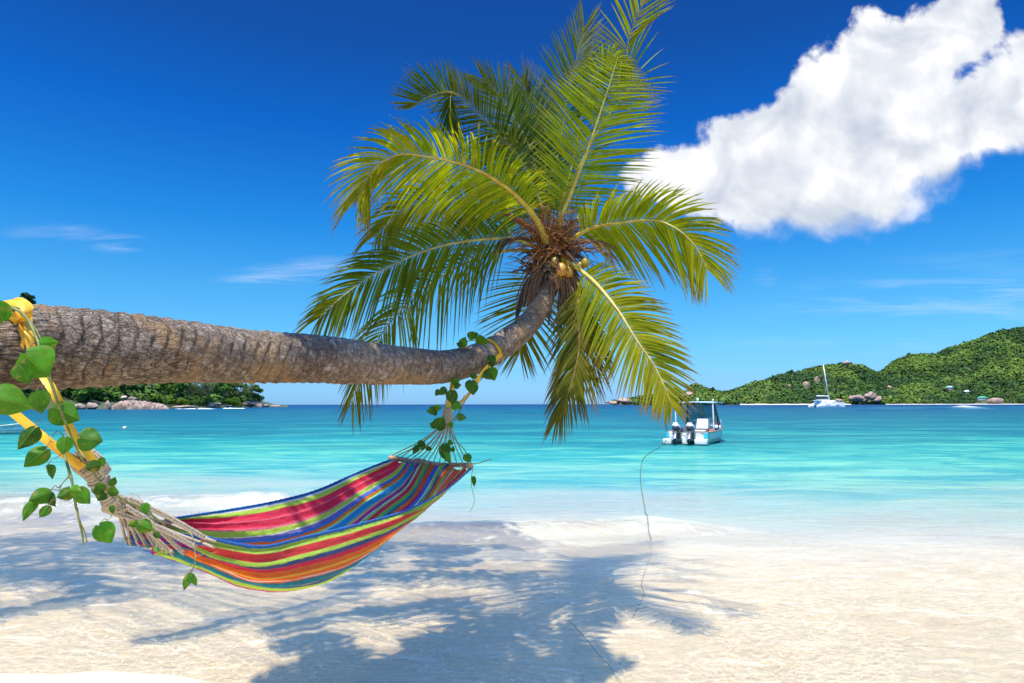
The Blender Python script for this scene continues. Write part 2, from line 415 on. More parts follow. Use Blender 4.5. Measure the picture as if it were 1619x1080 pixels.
# churned sand and fine bubbles in the wash, drawn out by the long exposure
w1 = k.noise(k.map(o, scale=(1.0, 2.6, 1), rot=(0, 0, .12)), 1.3, 6, .66, 1.6)
w2 = k.noise(k.map(o, scale=(1.0, 1.9, 1), rot=(0, 0, -.2), loc=(3, 9, 0)), 4.2, 5, .68, 2.2)
wisp = k.math('MAXIMUM', k.math('MULTIPLY', k.rng(w1, .48, .70), .9), k.math('MULTIPLY', k.rng(w2, .52, .70), .65))
nearm = k.rng(py_, 11.5, 7.5)
wv3 = k.n('ShaderNodeVectorMath', {0: k.map(o, scale=(1, 1.7, 1)), 1: k.n('ShaderNodeVectorMath', {0: k.noise(o, 3.0, 4, .6, 0, 1), 'Scale': .55}, operation='SCALE').outputs[0]}, operation='ADD').outputs[0]
lace = k.n('ShaderNodeTexVoronoi', {'Vector': wv3, 'Scale': 8.5, 'Detail': 1.0, 'Roughness': .6}, feature='DISTANCE_TO_EDGE').outputs['Distance']
lace = k.math('MULTIPLY', k.rng(lace, .12, .0), k.rng(k.noise(o, .7, 4, .6), .30, .52))
wisp = k.math('MAXIMUM', wisp, k.math('MULTIPLY', lace, .65))
wisp = k.math('MULTIPLY', wisp, nearm)
fo = k.math('MAXIMUM', k.math('MULTIPLY', wisp, .75), foamA, clamp=True)
col = k.mix(k.math('MAXIMUM', foamA, k.math('MULTIPLY', fo, .8)), body, (.94, .86, .71))
opa = k.ramp(lg, [(.16, (.10,) * 3), (.225, (.20,) * 3), (.25, (.36,) * 3), (.28, (.72,) * 3), (.33, (.95,) * 3), (.38, (1,) * 3)])
opa = k.math('MAXIMUM', opa, k.math('MULTIPLY', fo, .8))
# surface relief
b1 = k.noise(k.map(o, scale=(1, 1.9, 1)), 11, 5, .62, 1.2)
b2 = k.noise(k.map(o, scale=(1, 2.4, 1), rot=(0, 0, .1)), 2.2, 5, .6, .8)
b3 = k.noise(k.map(o, scale=(.5, 1.6, 1), rot=(0, 0, .06)), .45, 6, .65, .6)
bh = k.math('ADD', k.math('ADD', k.math('MULTIPLY', lace, k.rng(py_, 12, 6, 0, .5)), k.math('MULTIPLY', b1, k.rng(py_, 14, 5, .15, 1.0))), k.math('ADD', k.math('MULTIPLY', b2, 3.0), k.math('MULTIPLY', b3, k.rng(py_, 8, 60, 0, 14))))
nor = k.bump(bh, k.rng(py_, 4, 14, .05, .024))
dif = k.n('ShaderNodeBsdfDiffuse', {'Color': col, 'Normal': k.bump(bh, .02, .6)})
tr = k.n('ShaderNodeBsdfTransparent', {'Color': k.mix(k.math('MULTIPLY', wisp, 1.3, clamp=True), (.93, .94, .93), (1, 1, 1))})
base = k.n('ShaderNodeMixShader', {0: opa, 1: tr.outputs[0], 2: dif.outputs[0]})
gl = k.n('ShaderNodeBsdfGlossy', {'Color': (1, 1, 1, 1), 'Roughness': .12, 'Normal': nor})
fr = k.math('MULTIPLY', k.n('ShaderNodeFresnel', {'IOR': 1.33, 'Normal': nor}).outputs[0], k.rng(py_, 12, 30, 2.1, 1.0))
frm = k.math('MINIMUM', fr, k.rng(py_, 9, 26, .50, .13))
frm = k.math('MULTIPLY', frm, k.math('SUBTRACT', 1, k.math('MULTIPLY', fo, .7)))
sh = k.n('ShaderNodeMixShader', {0: frm, 1: base.outputs[0], 2: gl.outputs[0]})
MAT['sea'] = k.out(sh.outputs[0])
so = mb.build('sea', MAT['sea'], color=True)
tag(so, kind='structure')

# ------------------------------------------------------------------ the leaning coconut palm
rnd = random.Random(7); rng = np.random.default_rng(7)
k = NT('palm_bark'); uv_ = k.uv(); o = k.obj()
crk = k.n('ShaderNodeTexVoronoi', {'Vector': k.map(k.n('ShaderNodeVectorMath', {0: uv_, 1: k.n('ShaderNodeVectorMath', {0: k.noise(o, 9, 3, .6, 0, 1), 'Scale': .035}, operation='SCALE').outputs[0]}, operation='ADD').outputs[0], scale=(17, 60, 1)), 'Scale': 1.0, 'Randomness': 1.0}, feature='DISTANCE_TO_EDGE').outputs['Distance']
crk2 = k.n('ShaderNodeTexVoronoi', {'Vector': k.map(uv_, scale=(60, 150, 1)), 'Scale': 1.0}, feature='DISTANCE_TO_EDGE').outputs['Distance']
us_ = k.n('ShaderNodeSeparateXYZ', {0: uv_}).outputs[0]; fadec = k.rng(us_, 5.6, 7.2)   # old cracked bark near the butt, ringed bark higher up
cr1 = k.math('MAXIMUM', k.rng(crk, 0.0, .10), k.math('MULTIPLY', fadec, .85)); cr2 = k.math('MAXIMUM', k.rng(crk2, 0.0, .14), k.math('MULTIPLY', fadec, .6))
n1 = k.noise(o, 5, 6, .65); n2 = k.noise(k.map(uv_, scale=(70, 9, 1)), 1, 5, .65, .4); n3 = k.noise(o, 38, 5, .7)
c = k.ramp(n3, [(.28, (.08, .058, .042)), (.5, (.26, .20, .15)), (.72, (.55, .46, .36))])
c = k.mix(k.math('MULTIPLY', k.rng(k.noise(o, 2.2, 4, .6), .40, .62), .65), c, k.mix(1.0, c, (.42, .38, .36), 'MULTIPLY'))
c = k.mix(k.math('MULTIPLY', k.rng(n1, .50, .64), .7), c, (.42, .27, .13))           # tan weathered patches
c = k.mix(k.math('MULTIPLY', k.rng(k.noise(o, 14, 5, .6, .5), .60, .68), .75), c, (.50, .46, .40))   # pale lichen
c = k.mix(k.math('MULTIPLY', k.math('SUBTRACT', 1, cr1), k.rng(k.noise(o, 3.2, 3), .35, .65, .15, .8)), c, (.045, .03, .02))
c = k.mix(k.math('MULTIPLY', k.math('SUBTRACT', 1, cr2), .25), c, (.06, .04, .03))
c = k.mix(k.math('MULTIPLY', k.rng(n2, .52, .70), .45), c, (.06, .042, .03))
ringc = k.n('ShaderNodeSeparateColor', {0: k.att()}).outputs[0]
c = k.mix(k.math('MULTIPLY', ringc, .8), c, (.05, .035, .025))
h = k.math('ADD', k.math('MULTIPLY', cr1, .9), k.math('ADD', k.math('MULTIPLY', cr2, .35), k.math('ADD', k.math('MULTIPLY', n3, 1.2), n2)))
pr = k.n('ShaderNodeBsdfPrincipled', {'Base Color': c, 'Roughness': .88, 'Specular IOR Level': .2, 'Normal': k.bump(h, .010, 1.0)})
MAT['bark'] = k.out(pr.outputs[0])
MAT['frond'] = leafmat('palm_leaflet', .5, .5, 9, spec=.12, tint=(1.35, 1.2, .35))
MAT['rachis'] = k = None
def rachis_mat():
    k = NT('palm_midrib'); c = k.mix(k.rng(k.noise(k.obj(), 12, 4), .35, .65), k.att(), k.mix(1.0, k.att(), (.7, .62, .45), 'MULTIPLY'))
    return k.out(k.n('ShaderNodeBsdfPrincipled', {'Base Color': c, 'Roughness': .42}).outputs[0])
MAT['rachis'] = rachis_mat()
def fibre_mat():
    k = NT('dry_fibre'); n = k.noise(k.obj(), 45, 5, .7)
    c = k.mix(k.rng(n, .3, .7), k.mix(1.0, k.att(), (.45, .42, .4), 'MULTIPLY'), k.att())
    return k.out(k.n('ShaderNodeBsdfPrincipled', {'Base Color': c, 'Roughness': .85, 'Normal': k.bump(n, .004)}).outputs[0])
MAT['fibre'] = fibre_mat()

palm_loc = (-6.0, .3, .2)
palm = empty('palm_tree', palm_loc, label='leaning coconut palm with ringed grey trunk reaching across the beach from the left', cat='palm tree')
# trunk: (px, py centre, thickness in px, depth)
tr_ = [(-60, 549, 146, 2.5), (0, 548, 140, 2.6), (60, 547.5, 135, 2.72), (150, 550, 124, 2.92), (240, 553, 108, 3.14), (300, 556, 99, 3.3), (400, 564, 84, 3.62), (500, 568, 76, 3.98),
       (570, 573, 69, 4.28), (640, 578, 60, 4.6), (700, 580, 52, 4.9), (745, 570, 48, 5.15), (785, 551, 44, 5.4), (822, 525, 38, 5.65), (848, 495, 34, 5.85), (864, 462, 32, 6.0), (872, 430, 42, 6.1), (876, 400, 46, 6.2)]
TP = [np.append(P(x, y, D), th / 2 / F * D * .985) for x, y, th, D in tr_]
TP = [np.array([-6.0, .3, -.1, .24]), np.array([-5.2, .95, 1.0, .19]), np.array([-3.4, 1.85, 1.95, .165])] + TP
tc = cr(TP, 1500); pc, rc = tc[:, :3], tc[:, 3]
SL = np.concatenate([[0], np.cumsum(np.linalg.norm(np.diff(pc, axis=0), axis=1))])
T_, N_, B_ = frames(pc); NS = 128
ang = np.arange(NS) * 2 * PI / NS
S2, A2 = np.meshgrid(SL, ang, indexing='ij')
ca_, sa_ = np.cos(A2), np.sin(A2)
# leaf-scar rings: spacing shortens towards the crown, rings tilt and waver
spac = np.interp(SL, [0, 4, 6, SL[-1]], [.13, .12, .075, .036]); ph = np.concatenate([[0], np.cumsum(np.diff(SL) / spac[1:])])
PH = ph[:, None] + .55 * sa_ + .35 * fbm(ca_ * 1.3 + S2 * .9, sa_ * 1.3, S2 * 1.7, 3, 31) * 2 + .12 * fbm(ca_ * 4, sa_ * 4, S2 * 8, 3, 33)
fr_ = PH - np.floor(PH); 
lipn = .5 + .9 * np.clip(fbm(ca_ * 1.5, sa_ * 1.5, np.floor(PH) * .73, 2, 35) + .3, 0, 1)
lip = np.where(fr_ < .8, fr_ / .8, (1 - fr_) / .2)
Rr = rc[:, None] * (1 + .075 * (lip - .5) * lipn + .045 * fbm(ca_ * 1.2, sa_ * 1.2, S2 * 1.6, 3, 36)) + .0045 * fbm(ca_ * 7, sa_ * 7, S2 * 22, 3, 37)
V = pc[:, None] + Rr[..., None] * (ca_[..., None] * N_[:, None] + sa_[..., None] * B_[:, None])
V = np.concatenate([V, V[:, :1]], 1); UVt = np.stack([np.broadcast_to(SL[:, None], (len(SL), NS + 1)), np.broadcast_to(np.append(ang, 2 * PI)[None] * .14, (len(SL), NS + 1))], -1).reshape(-1, 2)
ring = np.exp(-((fr_ - .93) / .07) ** 2) * lipn; ring = np.concatenate([ring, ring[:, :1]], 1).ravel()
mb = MB(); vv, ff = grid(V); mb.add(vv, ff, np.stack([ring] * 3, 1))
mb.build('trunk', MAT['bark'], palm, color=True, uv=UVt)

GR = np.array([0, 0, -1.0])
def frond(path, wimg, L=.55, droop=.35, n=58, ca=(.10, .20, .018), cb=(.20, .24, .02), tipc=(.25, .15, .05), start=.16, seed=0, asym=(1, 1), rr=.017, miss=.03, fwd=(58, 22), tipL=.45, prof=None, vlift=.18, root=palm, world=True, rc_=(.30, .30, .06), droopend=None, width=.0195):
    rg = np.random.default_rng(100 + seed)
    p = cr(path, 90)
    T, _, _ = frames(p)
    t = np.linspace(0, 1, 90)
    view = nrm(p - CAM) if world else np.tile([0, 1.0, 0], (90, 1))
    S0 = np.cross(T, np.array([0, 0, 1.0])); S0 = nrm(S0 + 1e-6); Si = nrm(np.cross(T, view))
    sg = np.sign(np.sum(S0 * Si, 1)); sg[sg == 0] = 1; S0 = S0 * sg[:, None]
    # keep one side consistent along the frond
    S = nrm((1 - wimg) * S0 + wimg * Si)
    for i in range(1, 90):
        if np.dot(S[i], S[i - 1]) < 0: S[i:] *= -1
    for _ in range(6): S[1:-1] = nrm(S[:-2] + S[1:-1] * 2 + S[2:])
    S = nrm(S - T * np.sum(S * T, 1)[:, None]); N = np.cross(S, T)
    if N[:, 2].mean() < 0: N = -N
    mb = MB(); K = 8; uu = np.linspace(0, 1, K)
    for side in (-1, 1):
        n = int(n * 1.35) if side == -1 else n
        for i in range(n):
            tt = start + (1 - start) * (i + .5 + rg.uniform(-.25, .25)) / n
            if rg.random() < miss: continue
            j = min(88, int(tt * 89)); f = tt * 89 - j
            b = p[j] * (1 - f) + p[j + 1] * f; Tj, Sj, Nj = T[j], S[j] * side, N[j]
            q = (tt - start) / (1 - start)
            ln = L * (np.interp(q, [0, .08, .3, .6, .85, 1], [.55, .8, 1, .92, .66, tipL])) * rg.uniform(.88, 1.06) * asym[(side + 1) // 2]
            if prof is not None: ln = L * np.interp(q, *prof) * rg.uniform(.88, 1.06)
            a = math.radians(np.interp(q, [0, .5, 1], [fwd[0] + 8, fwd[0] - 6, fwd[1]]) + rg.normal(0, 3.0))
            d = math.cos(a) * Tj + math.sin(a) * Sj + Nj * (vlift + rg.normal(0, .05)); d = nrm(d)
            g = droop * rg.uniform(.7, 1.35) * np.interp(q, [0, 1], [1, .75 if droopend is None else droopend])
            pp = b + ln * (d[None] * uu[:, None] + GR * g * (uu ** 2.1)[:, None])
            dd = nrm(np.gradient(pp, axis=0))
            W = nrm(np.cross(np.broadcast_to(Nj, dd.shape), dd)); NN = np.cross(dd, W)
            tw = rg.normal(0, .35) + side * .25; W, NN = W * math.cos(tw) + NN * math.sin(tw), NN * math.cos(tw) - W * math.sin(tw)
            wd = width * .5 * (ln / L) ** .5 * np.interp(uu, [0, .08, .3, .7, 1], [.35, .8, 1, .7, .05])
            X3 = np.stack([pp - W * wd[:, None], pp + NN * (wd * .38)[:, None], pp + W * wd[:, None]], 1)
            V_, F_ = grid(X3)
            m = rg.random(); base = np.array(ca) * (1 - m) + np.array(cb) * m
            base = base * rg.uniform(.8, 1.15)
            yel = np.clip(rg.normal(.05, .2), 0, 1) + 1.5 * max(0, q - .6)
            yel = min(yel, 1.3); base = base * (1 - .5 * yel) + np.array([.34, .27, .02]) * .5 * yel
            tf = sst(uu, .72 - .3 * yel, 1.05)[:, None]
            col = base[None] * (1 - tf) + np.array(tipc)[None] * tf
            mb.add(V_, F_, np.repeat(col, 3, axis=0))
    fo = mb.build('frond', MAT['frond'], root, color=True, world=world)
    r = MB(); rad = rr * np.interp(t, [0, .05, .2, .6, 1], [1.9, 1.35, 1, .5, .12])
    cc = np.array(rc_)[None] * np.interp(t, [0, .3, 1], [1.0, 1.0, .8])[:, None]
    V_, Fq, Ft = tube(p, rad, 8, True, .8)
    colr = np.concatenate([np.repeat(cc, 8, axis=0), cc[:1], cc[-1:]])
    n0 = r.n; r.add(V_, Fq, colr); r.F.append(Ft + n0)
    ro = r.build('midrib', MAT['rachis'], None, color=True, world=world)
    if world and root is not None:
        import_me = ro.data; import_me.transform(Matrix.Translation(-Vector(root.location)))
    ro.parent = fo
    return fo
def FP(l): return [P(*q) for q in l]
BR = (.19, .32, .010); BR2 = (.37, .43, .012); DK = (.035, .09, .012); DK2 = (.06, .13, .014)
# big frond facing us, upright
frond(FP([(880, 385, 6.1), (888, 345, 6.0), (905, 300, 5.9), (930, 235, 5.75), (950, 176, 5.65), (965, 130, 5.6), (977, 90, 5.6)]), 1, .64, .08, 60, BR, BR2, seed=1, vlift=.05, fwd=(64, 78), rr=.022, prof=([0, .12, .35, .6, .85, 1], [.5, .85, 1.05, .92, .55, .22]), rc_=(.42, .40, .07))
# back frond rising past it and bending, ragged tip against the sky
frond(FP([(884, 380, 6.4), (900, 300, 6.5), (950, 200, 6.5), (995, 140, 6.4), (1000, 118, 6.4), (991, 82, 6.35), (1000, 45, 6.2), (1022, -5, 6.0), (1045, -60, 5.8)]), .9, .50, .12, 44, BR, (.26, .22, .02), (.35, .2, .06), seed=2, start=.50, fwd=(44, 30), miss=.25, vlift=.05, tipL=.6)
frond(FP([(870, 385, 6.3), (905, 260, 6.4), (925, 160, 6.3), (945, 112, 6.2), (968, 92, 6.1), (985, 100, 6.0)]), .6, .38, .75, 34, DK2, BR, seed=22, start=.62, fwd=(60, 40))
# dark upright fronds at the back
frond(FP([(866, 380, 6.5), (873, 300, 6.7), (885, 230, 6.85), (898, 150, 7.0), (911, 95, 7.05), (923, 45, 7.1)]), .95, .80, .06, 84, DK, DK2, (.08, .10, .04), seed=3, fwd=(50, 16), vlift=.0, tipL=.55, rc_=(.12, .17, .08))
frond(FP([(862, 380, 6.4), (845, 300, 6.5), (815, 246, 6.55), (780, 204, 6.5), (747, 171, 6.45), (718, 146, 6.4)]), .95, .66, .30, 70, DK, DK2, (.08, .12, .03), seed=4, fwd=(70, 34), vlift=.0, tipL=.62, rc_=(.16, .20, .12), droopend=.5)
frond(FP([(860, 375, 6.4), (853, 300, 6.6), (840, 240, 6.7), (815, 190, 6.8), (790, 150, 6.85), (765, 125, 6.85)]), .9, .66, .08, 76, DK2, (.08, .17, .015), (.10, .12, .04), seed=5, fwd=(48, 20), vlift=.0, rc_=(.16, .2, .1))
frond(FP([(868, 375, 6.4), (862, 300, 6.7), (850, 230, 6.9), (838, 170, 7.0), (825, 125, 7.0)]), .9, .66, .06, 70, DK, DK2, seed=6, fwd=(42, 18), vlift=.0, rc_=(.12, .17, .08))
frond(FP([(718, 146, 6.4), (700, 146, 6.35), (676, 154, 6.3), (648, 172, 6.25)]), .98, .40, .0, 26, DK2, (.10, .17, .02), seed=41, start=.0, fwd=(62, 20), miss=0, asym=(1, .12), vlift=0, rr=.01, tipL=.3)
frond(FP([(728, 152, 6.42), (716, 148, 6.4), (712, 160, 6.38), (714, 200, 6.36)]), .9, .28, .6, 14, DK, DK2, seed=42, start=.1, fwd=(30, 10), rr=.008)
# left, sunlit and arching
frond(FP([(866, 385, 6.0), (853, 357, 5.9), (835, 330, 5.75), (813, 307, 5.6), (788, 288, 5.45), (757, 270, 5.3), (717, 256, 5.15), (665, 246, 5.0), (628, 245, 4.9), (592, 266, 4.85), (566, 312, 4.8)]), .62, .60, .42, 92, (.21, .32, .010), (.40, .43, .012), seed=7, fwd=(60, 24), vlift=.08, rr=.024, rc_=(.46, .38, .06))
frond(FP([(858, 390, 6.2), (830, 350, 6.1), (791, 324, 5.95), (752, 315, 5.8), (717, 313, 5.7), (668, 320, 5.6), (628, 340, 5.5), (594, 372, 5.4)]), .75, .50, .55, 66, (.13, .24, .012), (.25, .32, .014), seed=8, fwd=(58, 24), rc_=(.22, .26, .14))
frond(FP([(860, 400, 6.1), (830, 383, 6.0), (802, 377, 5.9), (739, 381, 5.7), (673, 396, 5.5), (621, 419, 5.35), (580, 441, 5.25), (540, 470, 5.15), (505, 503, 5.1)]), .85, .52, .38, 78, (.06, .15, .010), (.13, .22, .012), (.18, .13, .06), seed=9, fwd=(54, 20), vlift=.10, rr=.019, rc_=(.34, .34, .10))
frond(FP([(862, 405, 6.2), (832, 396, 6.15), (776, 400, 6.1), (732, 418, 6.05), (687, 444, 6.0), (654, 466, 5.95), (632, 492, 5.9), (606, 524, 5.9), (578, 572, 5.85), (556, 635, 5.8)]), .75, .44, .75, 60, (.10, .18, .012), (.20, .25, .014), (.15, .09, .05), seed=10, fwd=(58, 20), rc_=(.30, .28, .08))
# right
frond(FP([(885, 395, 6.1), (902, 380, 6.0), (935, 361, 5.85), (980, 352, 5.65), (1032, 348, 5.5), (1061, 357, 5.4), (1084, 373, 5.35), (1103, 395, 5.3), (1118, 425, 5.25)]), .9, .55, .34, 88, (.20, .31, .010), (.40, .43, .012), (.25, .16, .05), seed=11, fwd=(56, 26), vlift=.12, rr=.022, rc_=(.46, .40, .07))
frond(FP([(890, 410, 6.0), (917, 427, 5.85), (943, 449, 5.7), (976, 489, 5.5), (1006, 537, 5.35), (1032, 574, 5.25), (1051, 612, 5.15), (1064, 645, 5.1)]), .97, .47, .24, 84, (.14, .23, .010), (.38, .37, .012), (.25, .13, .05), seed=12, fwd=(60, 24), vlift=.05, rr=.024, rc_=(.45, .40, .08), tipL=.3)
# hanging fronds below the crown
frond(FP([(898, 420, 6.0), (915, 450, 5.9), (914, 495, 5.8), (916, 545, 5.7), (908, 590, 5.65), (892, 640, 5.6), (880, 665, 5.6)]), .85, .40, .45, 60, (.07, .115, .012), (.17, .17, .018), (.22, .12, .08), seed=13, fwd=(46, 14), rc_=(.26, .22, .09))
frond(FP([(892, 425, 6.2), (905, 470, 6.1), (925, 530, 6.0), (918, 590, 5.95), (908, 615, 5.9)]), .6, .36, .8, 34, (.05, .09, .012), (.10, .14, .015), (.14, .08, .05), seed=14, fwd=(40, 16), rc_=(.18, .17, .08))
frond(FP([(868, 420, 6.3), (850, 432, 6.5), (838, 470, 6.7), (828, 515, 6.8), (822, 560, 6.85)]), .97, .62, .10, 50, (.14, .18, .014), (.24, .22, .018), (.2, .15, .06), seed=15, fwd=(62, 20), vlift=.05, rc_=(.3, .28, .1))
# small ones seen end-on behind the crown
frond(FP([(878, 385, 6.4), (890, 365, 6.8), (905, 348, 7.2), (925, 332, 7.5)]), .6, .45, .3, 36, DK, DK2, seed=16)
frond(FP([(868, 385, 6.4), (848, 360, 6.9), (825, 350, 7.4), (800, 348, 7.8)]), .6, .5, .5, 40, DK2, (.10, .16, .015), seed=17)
# fronds reaching over the water towards the beach, above the left half of the picture
frond(FP([(874, 380, 6.2), (858, 330, 6.1), (835, 275, 6.15), (806, 230, 6.2), (772, 235, 6.1)]), .7, .5, .4, 44, (.12, .19, .014), (.2, .24, .02), seed=18, rc_=(.3, .3, .1))

# crown heart: fibre sheaths, dead leaf bases, flower stalks, nuts
mb = MB(); cc = P(874, 400, 6.15)
for i in range(64):
    a_ = rnd.uniform(0, 2 * PI); z = rnd.uniform(-.22, .16); r0 = .11 + .04 * rnd.random()
    b = cc + np.array([math.cos(a_) * r0, math.sin(a_) * r0, z])
    out = np.array([math.cos(a_), math.sin(a_), 0]); L_ = rnd.uniform(.12, .32)
    up = rnd.uniform(-.5, .9)
    pts = [b - out * .06 - np.array([0, 0, .05]), b + out * .05, b + out * L_ * .6 + np.array([0, 0, up * L_ * .6]), b + out * L_ * .9 + np.array([0, 0, up * L_ * .9 - .05])]
    g = rnd.uniform(.5, 1.2); col = np.array(rnd.choice([(.13, .07, .035), (.20, .11, .05), (.07, .045, .03), (.26, .12, .04)])) * g
    addtube(mb, cr(pts, 8), np.linspace(.035, .008, 8) * rnd.uniform(.7, 1.3), 6, col, flat=.4)
blob(mb, cc + [0, 0, -.03], (.155, .155, .26), 3, .5, 4, (.11, .065, .035), 4)
mb.build('fibre_husk', MAT['fibre'], palm, color=True, smooth=False)
# hanging dead sheaths
for i in range(16):
    x0 = rnd.uniform(846, 906); L0 = rnd.uniform(45, 120); sw_ = (x0 - 876) * .5 + rnd.uniform(-8, 8); mb = MB()
    q = PX([(x0, 412 + rnd.uniform(0, 16), 6.0), (x0 + sw_ * .5, 412 + L0 * .4, 5.93), (x0 + sw_, 412 + L0 * .75, 5.9), (x0 + sw_ * 1.2, 415 + L0, 5.9)], 14)
    addtube(mb, q, np.interp(np.linspace(0, 1, 14), [0, .3, .8, 1], [.7, 1, .7, .1]) * rnd.uniform(.02, .04), 8, np.array(rnd.choice([(.10, .065, .04), (.16, .10, .06), (.06, .042, .03), (.22, .13, .06)])), flat=.35)
    for s_ in range(4): addtube(mb, q + np.array([rnd.uniform(-1, 1), rnd.uniform(-1, 0), 0]) * .03, .004, 4, (.20, .12, .06))
    mb.build('dead_sheath', MAT['fibre'], palm, color=True)
for (pts, wd, col) in (([(850, 425, 6.0), (832, 450, 5.95), (822, 480, 5.95), (815, 512, 5.95)], .055, (.06, .04, .03)),
                       ([(856, 430, 5.95), (843, 460, 5.9), (836, 498, 5.9)], .05, (.09, .055, .035)),
                       ([(888, 432, 6.0), (890, 470, 5.95), (885, 510, 5.9), (890, 535, 5.9)], .06, (.05, .035, .03)),
                       ([(902, 425, 6.0), (912, 460, 5.95), (908, 500, 5.9), (900, 530, 5.9)], .045, (.10, .07, .05)),
                       ([(897, 430, 6.0), (903, 480, 6.1), (898, 560, 6.1)], .04, (.07, .05, .035)),
                       ([(868, 432, 5.95), (872, 460, 5.9), (868, 515, 5.88)], .03, (.15, .10, .07)),
                       ([(845, 382, 6.0), (822, 376, 5.9), (800, 384, 5.85), (788, 402, 5.8)], .045, (.07, .04, .03)),
                       ([(850, 372, 6.1), (828, 356, 6.0), (806, 342, 5.95), (792, 338, 5.95)], .04, (.20, .08, .04)),
                       ([(905, 388, 6.0), (930, 382, 5.9), (955, 384, 5.85), (980, 396, 5.8)], .032, (.11, .055, .035)),
                       ([(896, 380, 6.0), (899, 362, 5.95), (893, 352, 5.95)], .035, (.10, .07, .05))):
    pts = [(x_, y_, d_) for x_, y_, d_ in pts]; mb = MB(); q = PX(pts, 16); wv = np.interp(np.linspace(0, 1, 16), [0, .3, .8, 1], [.6, 1, .8, .1]) * wd
    n0 = len(q); addtube(mb, q, wv, 10, np.array(col), flat=.35)
    for s_ in range(7):
        q2 = q + np.array([rnd.uniform(-1, 1), rnd.uniform(-1, .2), 0]) * wd * .9; addtube(mb, q2[:rnd.randint(9, 16)], .006, 4, np.array(col) * rnd.uniform(1, 2.4))
    mb.build('dead_sheath', MAT['fibre'], palm, color=True)
mb = MB()
for i in range(260):
    b = cc + np.array([rnd.gauss(0, .09), rnd.uniform(-.16, .06), rnd.uniform(-.10, .16)])
    if i < 170: d = np.array([rnd.gauss(0, 1), rnd.gauss(-.6, .5), rnd.gauss(.15, .6)])
    else: d = np.array([rnd.gauss(0, .4), rnd.gauss(-.5, .3), rnd.gauss(1.2, .5)])
    d = nrm(d); L_ = rnd.uniform(.18, .6)
    pts = [b]; 
    for s_ in range(5):
        d = nrm(d + np.array([rnd.gauss(0, .28), rnd.gauss(0, .28), rnd.gauss(-.12, .2)])); pts.append(pts[-1] + d * L_ / 5)
    col = np.array(rnd.choice([(.42, .17, .03), (.34, .14, .04), (.20, .09, .04), (.45, .24, .06)])) * rnd.uniform(.6, 1.1)
    addtube(mb, cr(pts, 9), np.linspace(.0055, .0025, 9), 4, col)
for i in range(8):
    x0 = 905 + rnd.uniform(-6, 10); pts = [(x0, 395 + rnd.uniform(-6, 10), 5.95), (x0 + 25, 385 + rnd.uniform(-8, 12), 5.85), (x0 + 50, 395 + rnd.uniform(-5, 15), 5.8), (x0 + 62 + rnd.uniform(-15, 15), 420 + rnd.uniform(-10, 20), 5.8)]
    addtube(mb, PX(pts, 14), .004, 4, (.24, .12, .05))
mb.build('flower_stalks', MAT['fibre'], palm, color=True)
k = NT('coconut_skin'); n = k.noise(k.obj(), 9, 4)
c = k.mix(k.rng(n, .35, .65), k.att(), k.mix(1.0, k.att(), (.75, .8, .5), 'MULTIPLY'))
MAT['nut'] = k.out(k.n('ShaderNodeBsdfPrincipled', {'Base Color': c, 'Roughness': .38}).outputs[0])
for (x, y, D, r, col) in ((888, 426, 5.86, .048, (.46, .26, .03)), (899, 429, 5.90, .044, (.36, .19, .025)), (926, 415, 5.9, .038, (.32, .25, .04)), (917, 421, 5.95, .04, (.30, .24, .04)), (878, 414, 5.93, .04, (.26, .19, .05))):
    mb = MB(); V_, F_ = ico(3); z = V_[:, 2]; V2 = V_ * np.stack([1 - .18 * z, 1 - .18 * z, np.full_like(z, 1.28)], 1) * r
    mb.add(V2 + P(x, y, D), F_, col)
    mb.build('coconut', MAT['nut'], palm, color=True)

# ------------------------------------------------------------------ the striped hammock
ROWS = [  # N (near rim), Q1, B (lowest), Q2, F (far rim); columns from the rope end to the spreader bar
    [(328, 850, 2.95), (285, 869, 2.92), (235, 863, 2.95), (199, 846, 3.08), (262, 822, 3.40)],
    [(366, 859, 3.05), (342, 887, 3.02), (310, 893, 3.12), (272, 858, 3.35), (313, 814, 3.62)],
    [(420, 864, 3.20), (410, 902, 3.15), (395, 927, 3.30), (378, 880, 3.62), (366, 806, 3.88)],
    [(480, 850, 3.45), (476, 893, 3.38), (470, 929, 3.52), (452, 872, 3.92), (436, 793, 4.18)],
    [(560, 831, 3.75), (553, 867, 3.68), (545, 905, 3.80), (525, 850, 4.22), (500, 776, 4.50)],
    [(640, 808, 4.10), (632, 826, 4.06), (612, 850, 4.15), (592, 812, 4.50), (560, 750, 4.80)],
    [(700, 778, 4.35), (690, 786, 4.40), (664, 800, 4.55), (636, 772, 4.82), (602, 733, 5.05)],
    [(746, 741, 4.60), (714, 737, 4.78), (683, 734, 4.95), (652, 731, 5.12), (621, 727, 5.30)]]
G = np.array([[P(*q) for q in r] for r in ROWS])
NSs, NV = 420, 380
G1 = np.stack([cr(G[:, j], NSs) for j in range(5)], 1)              # along
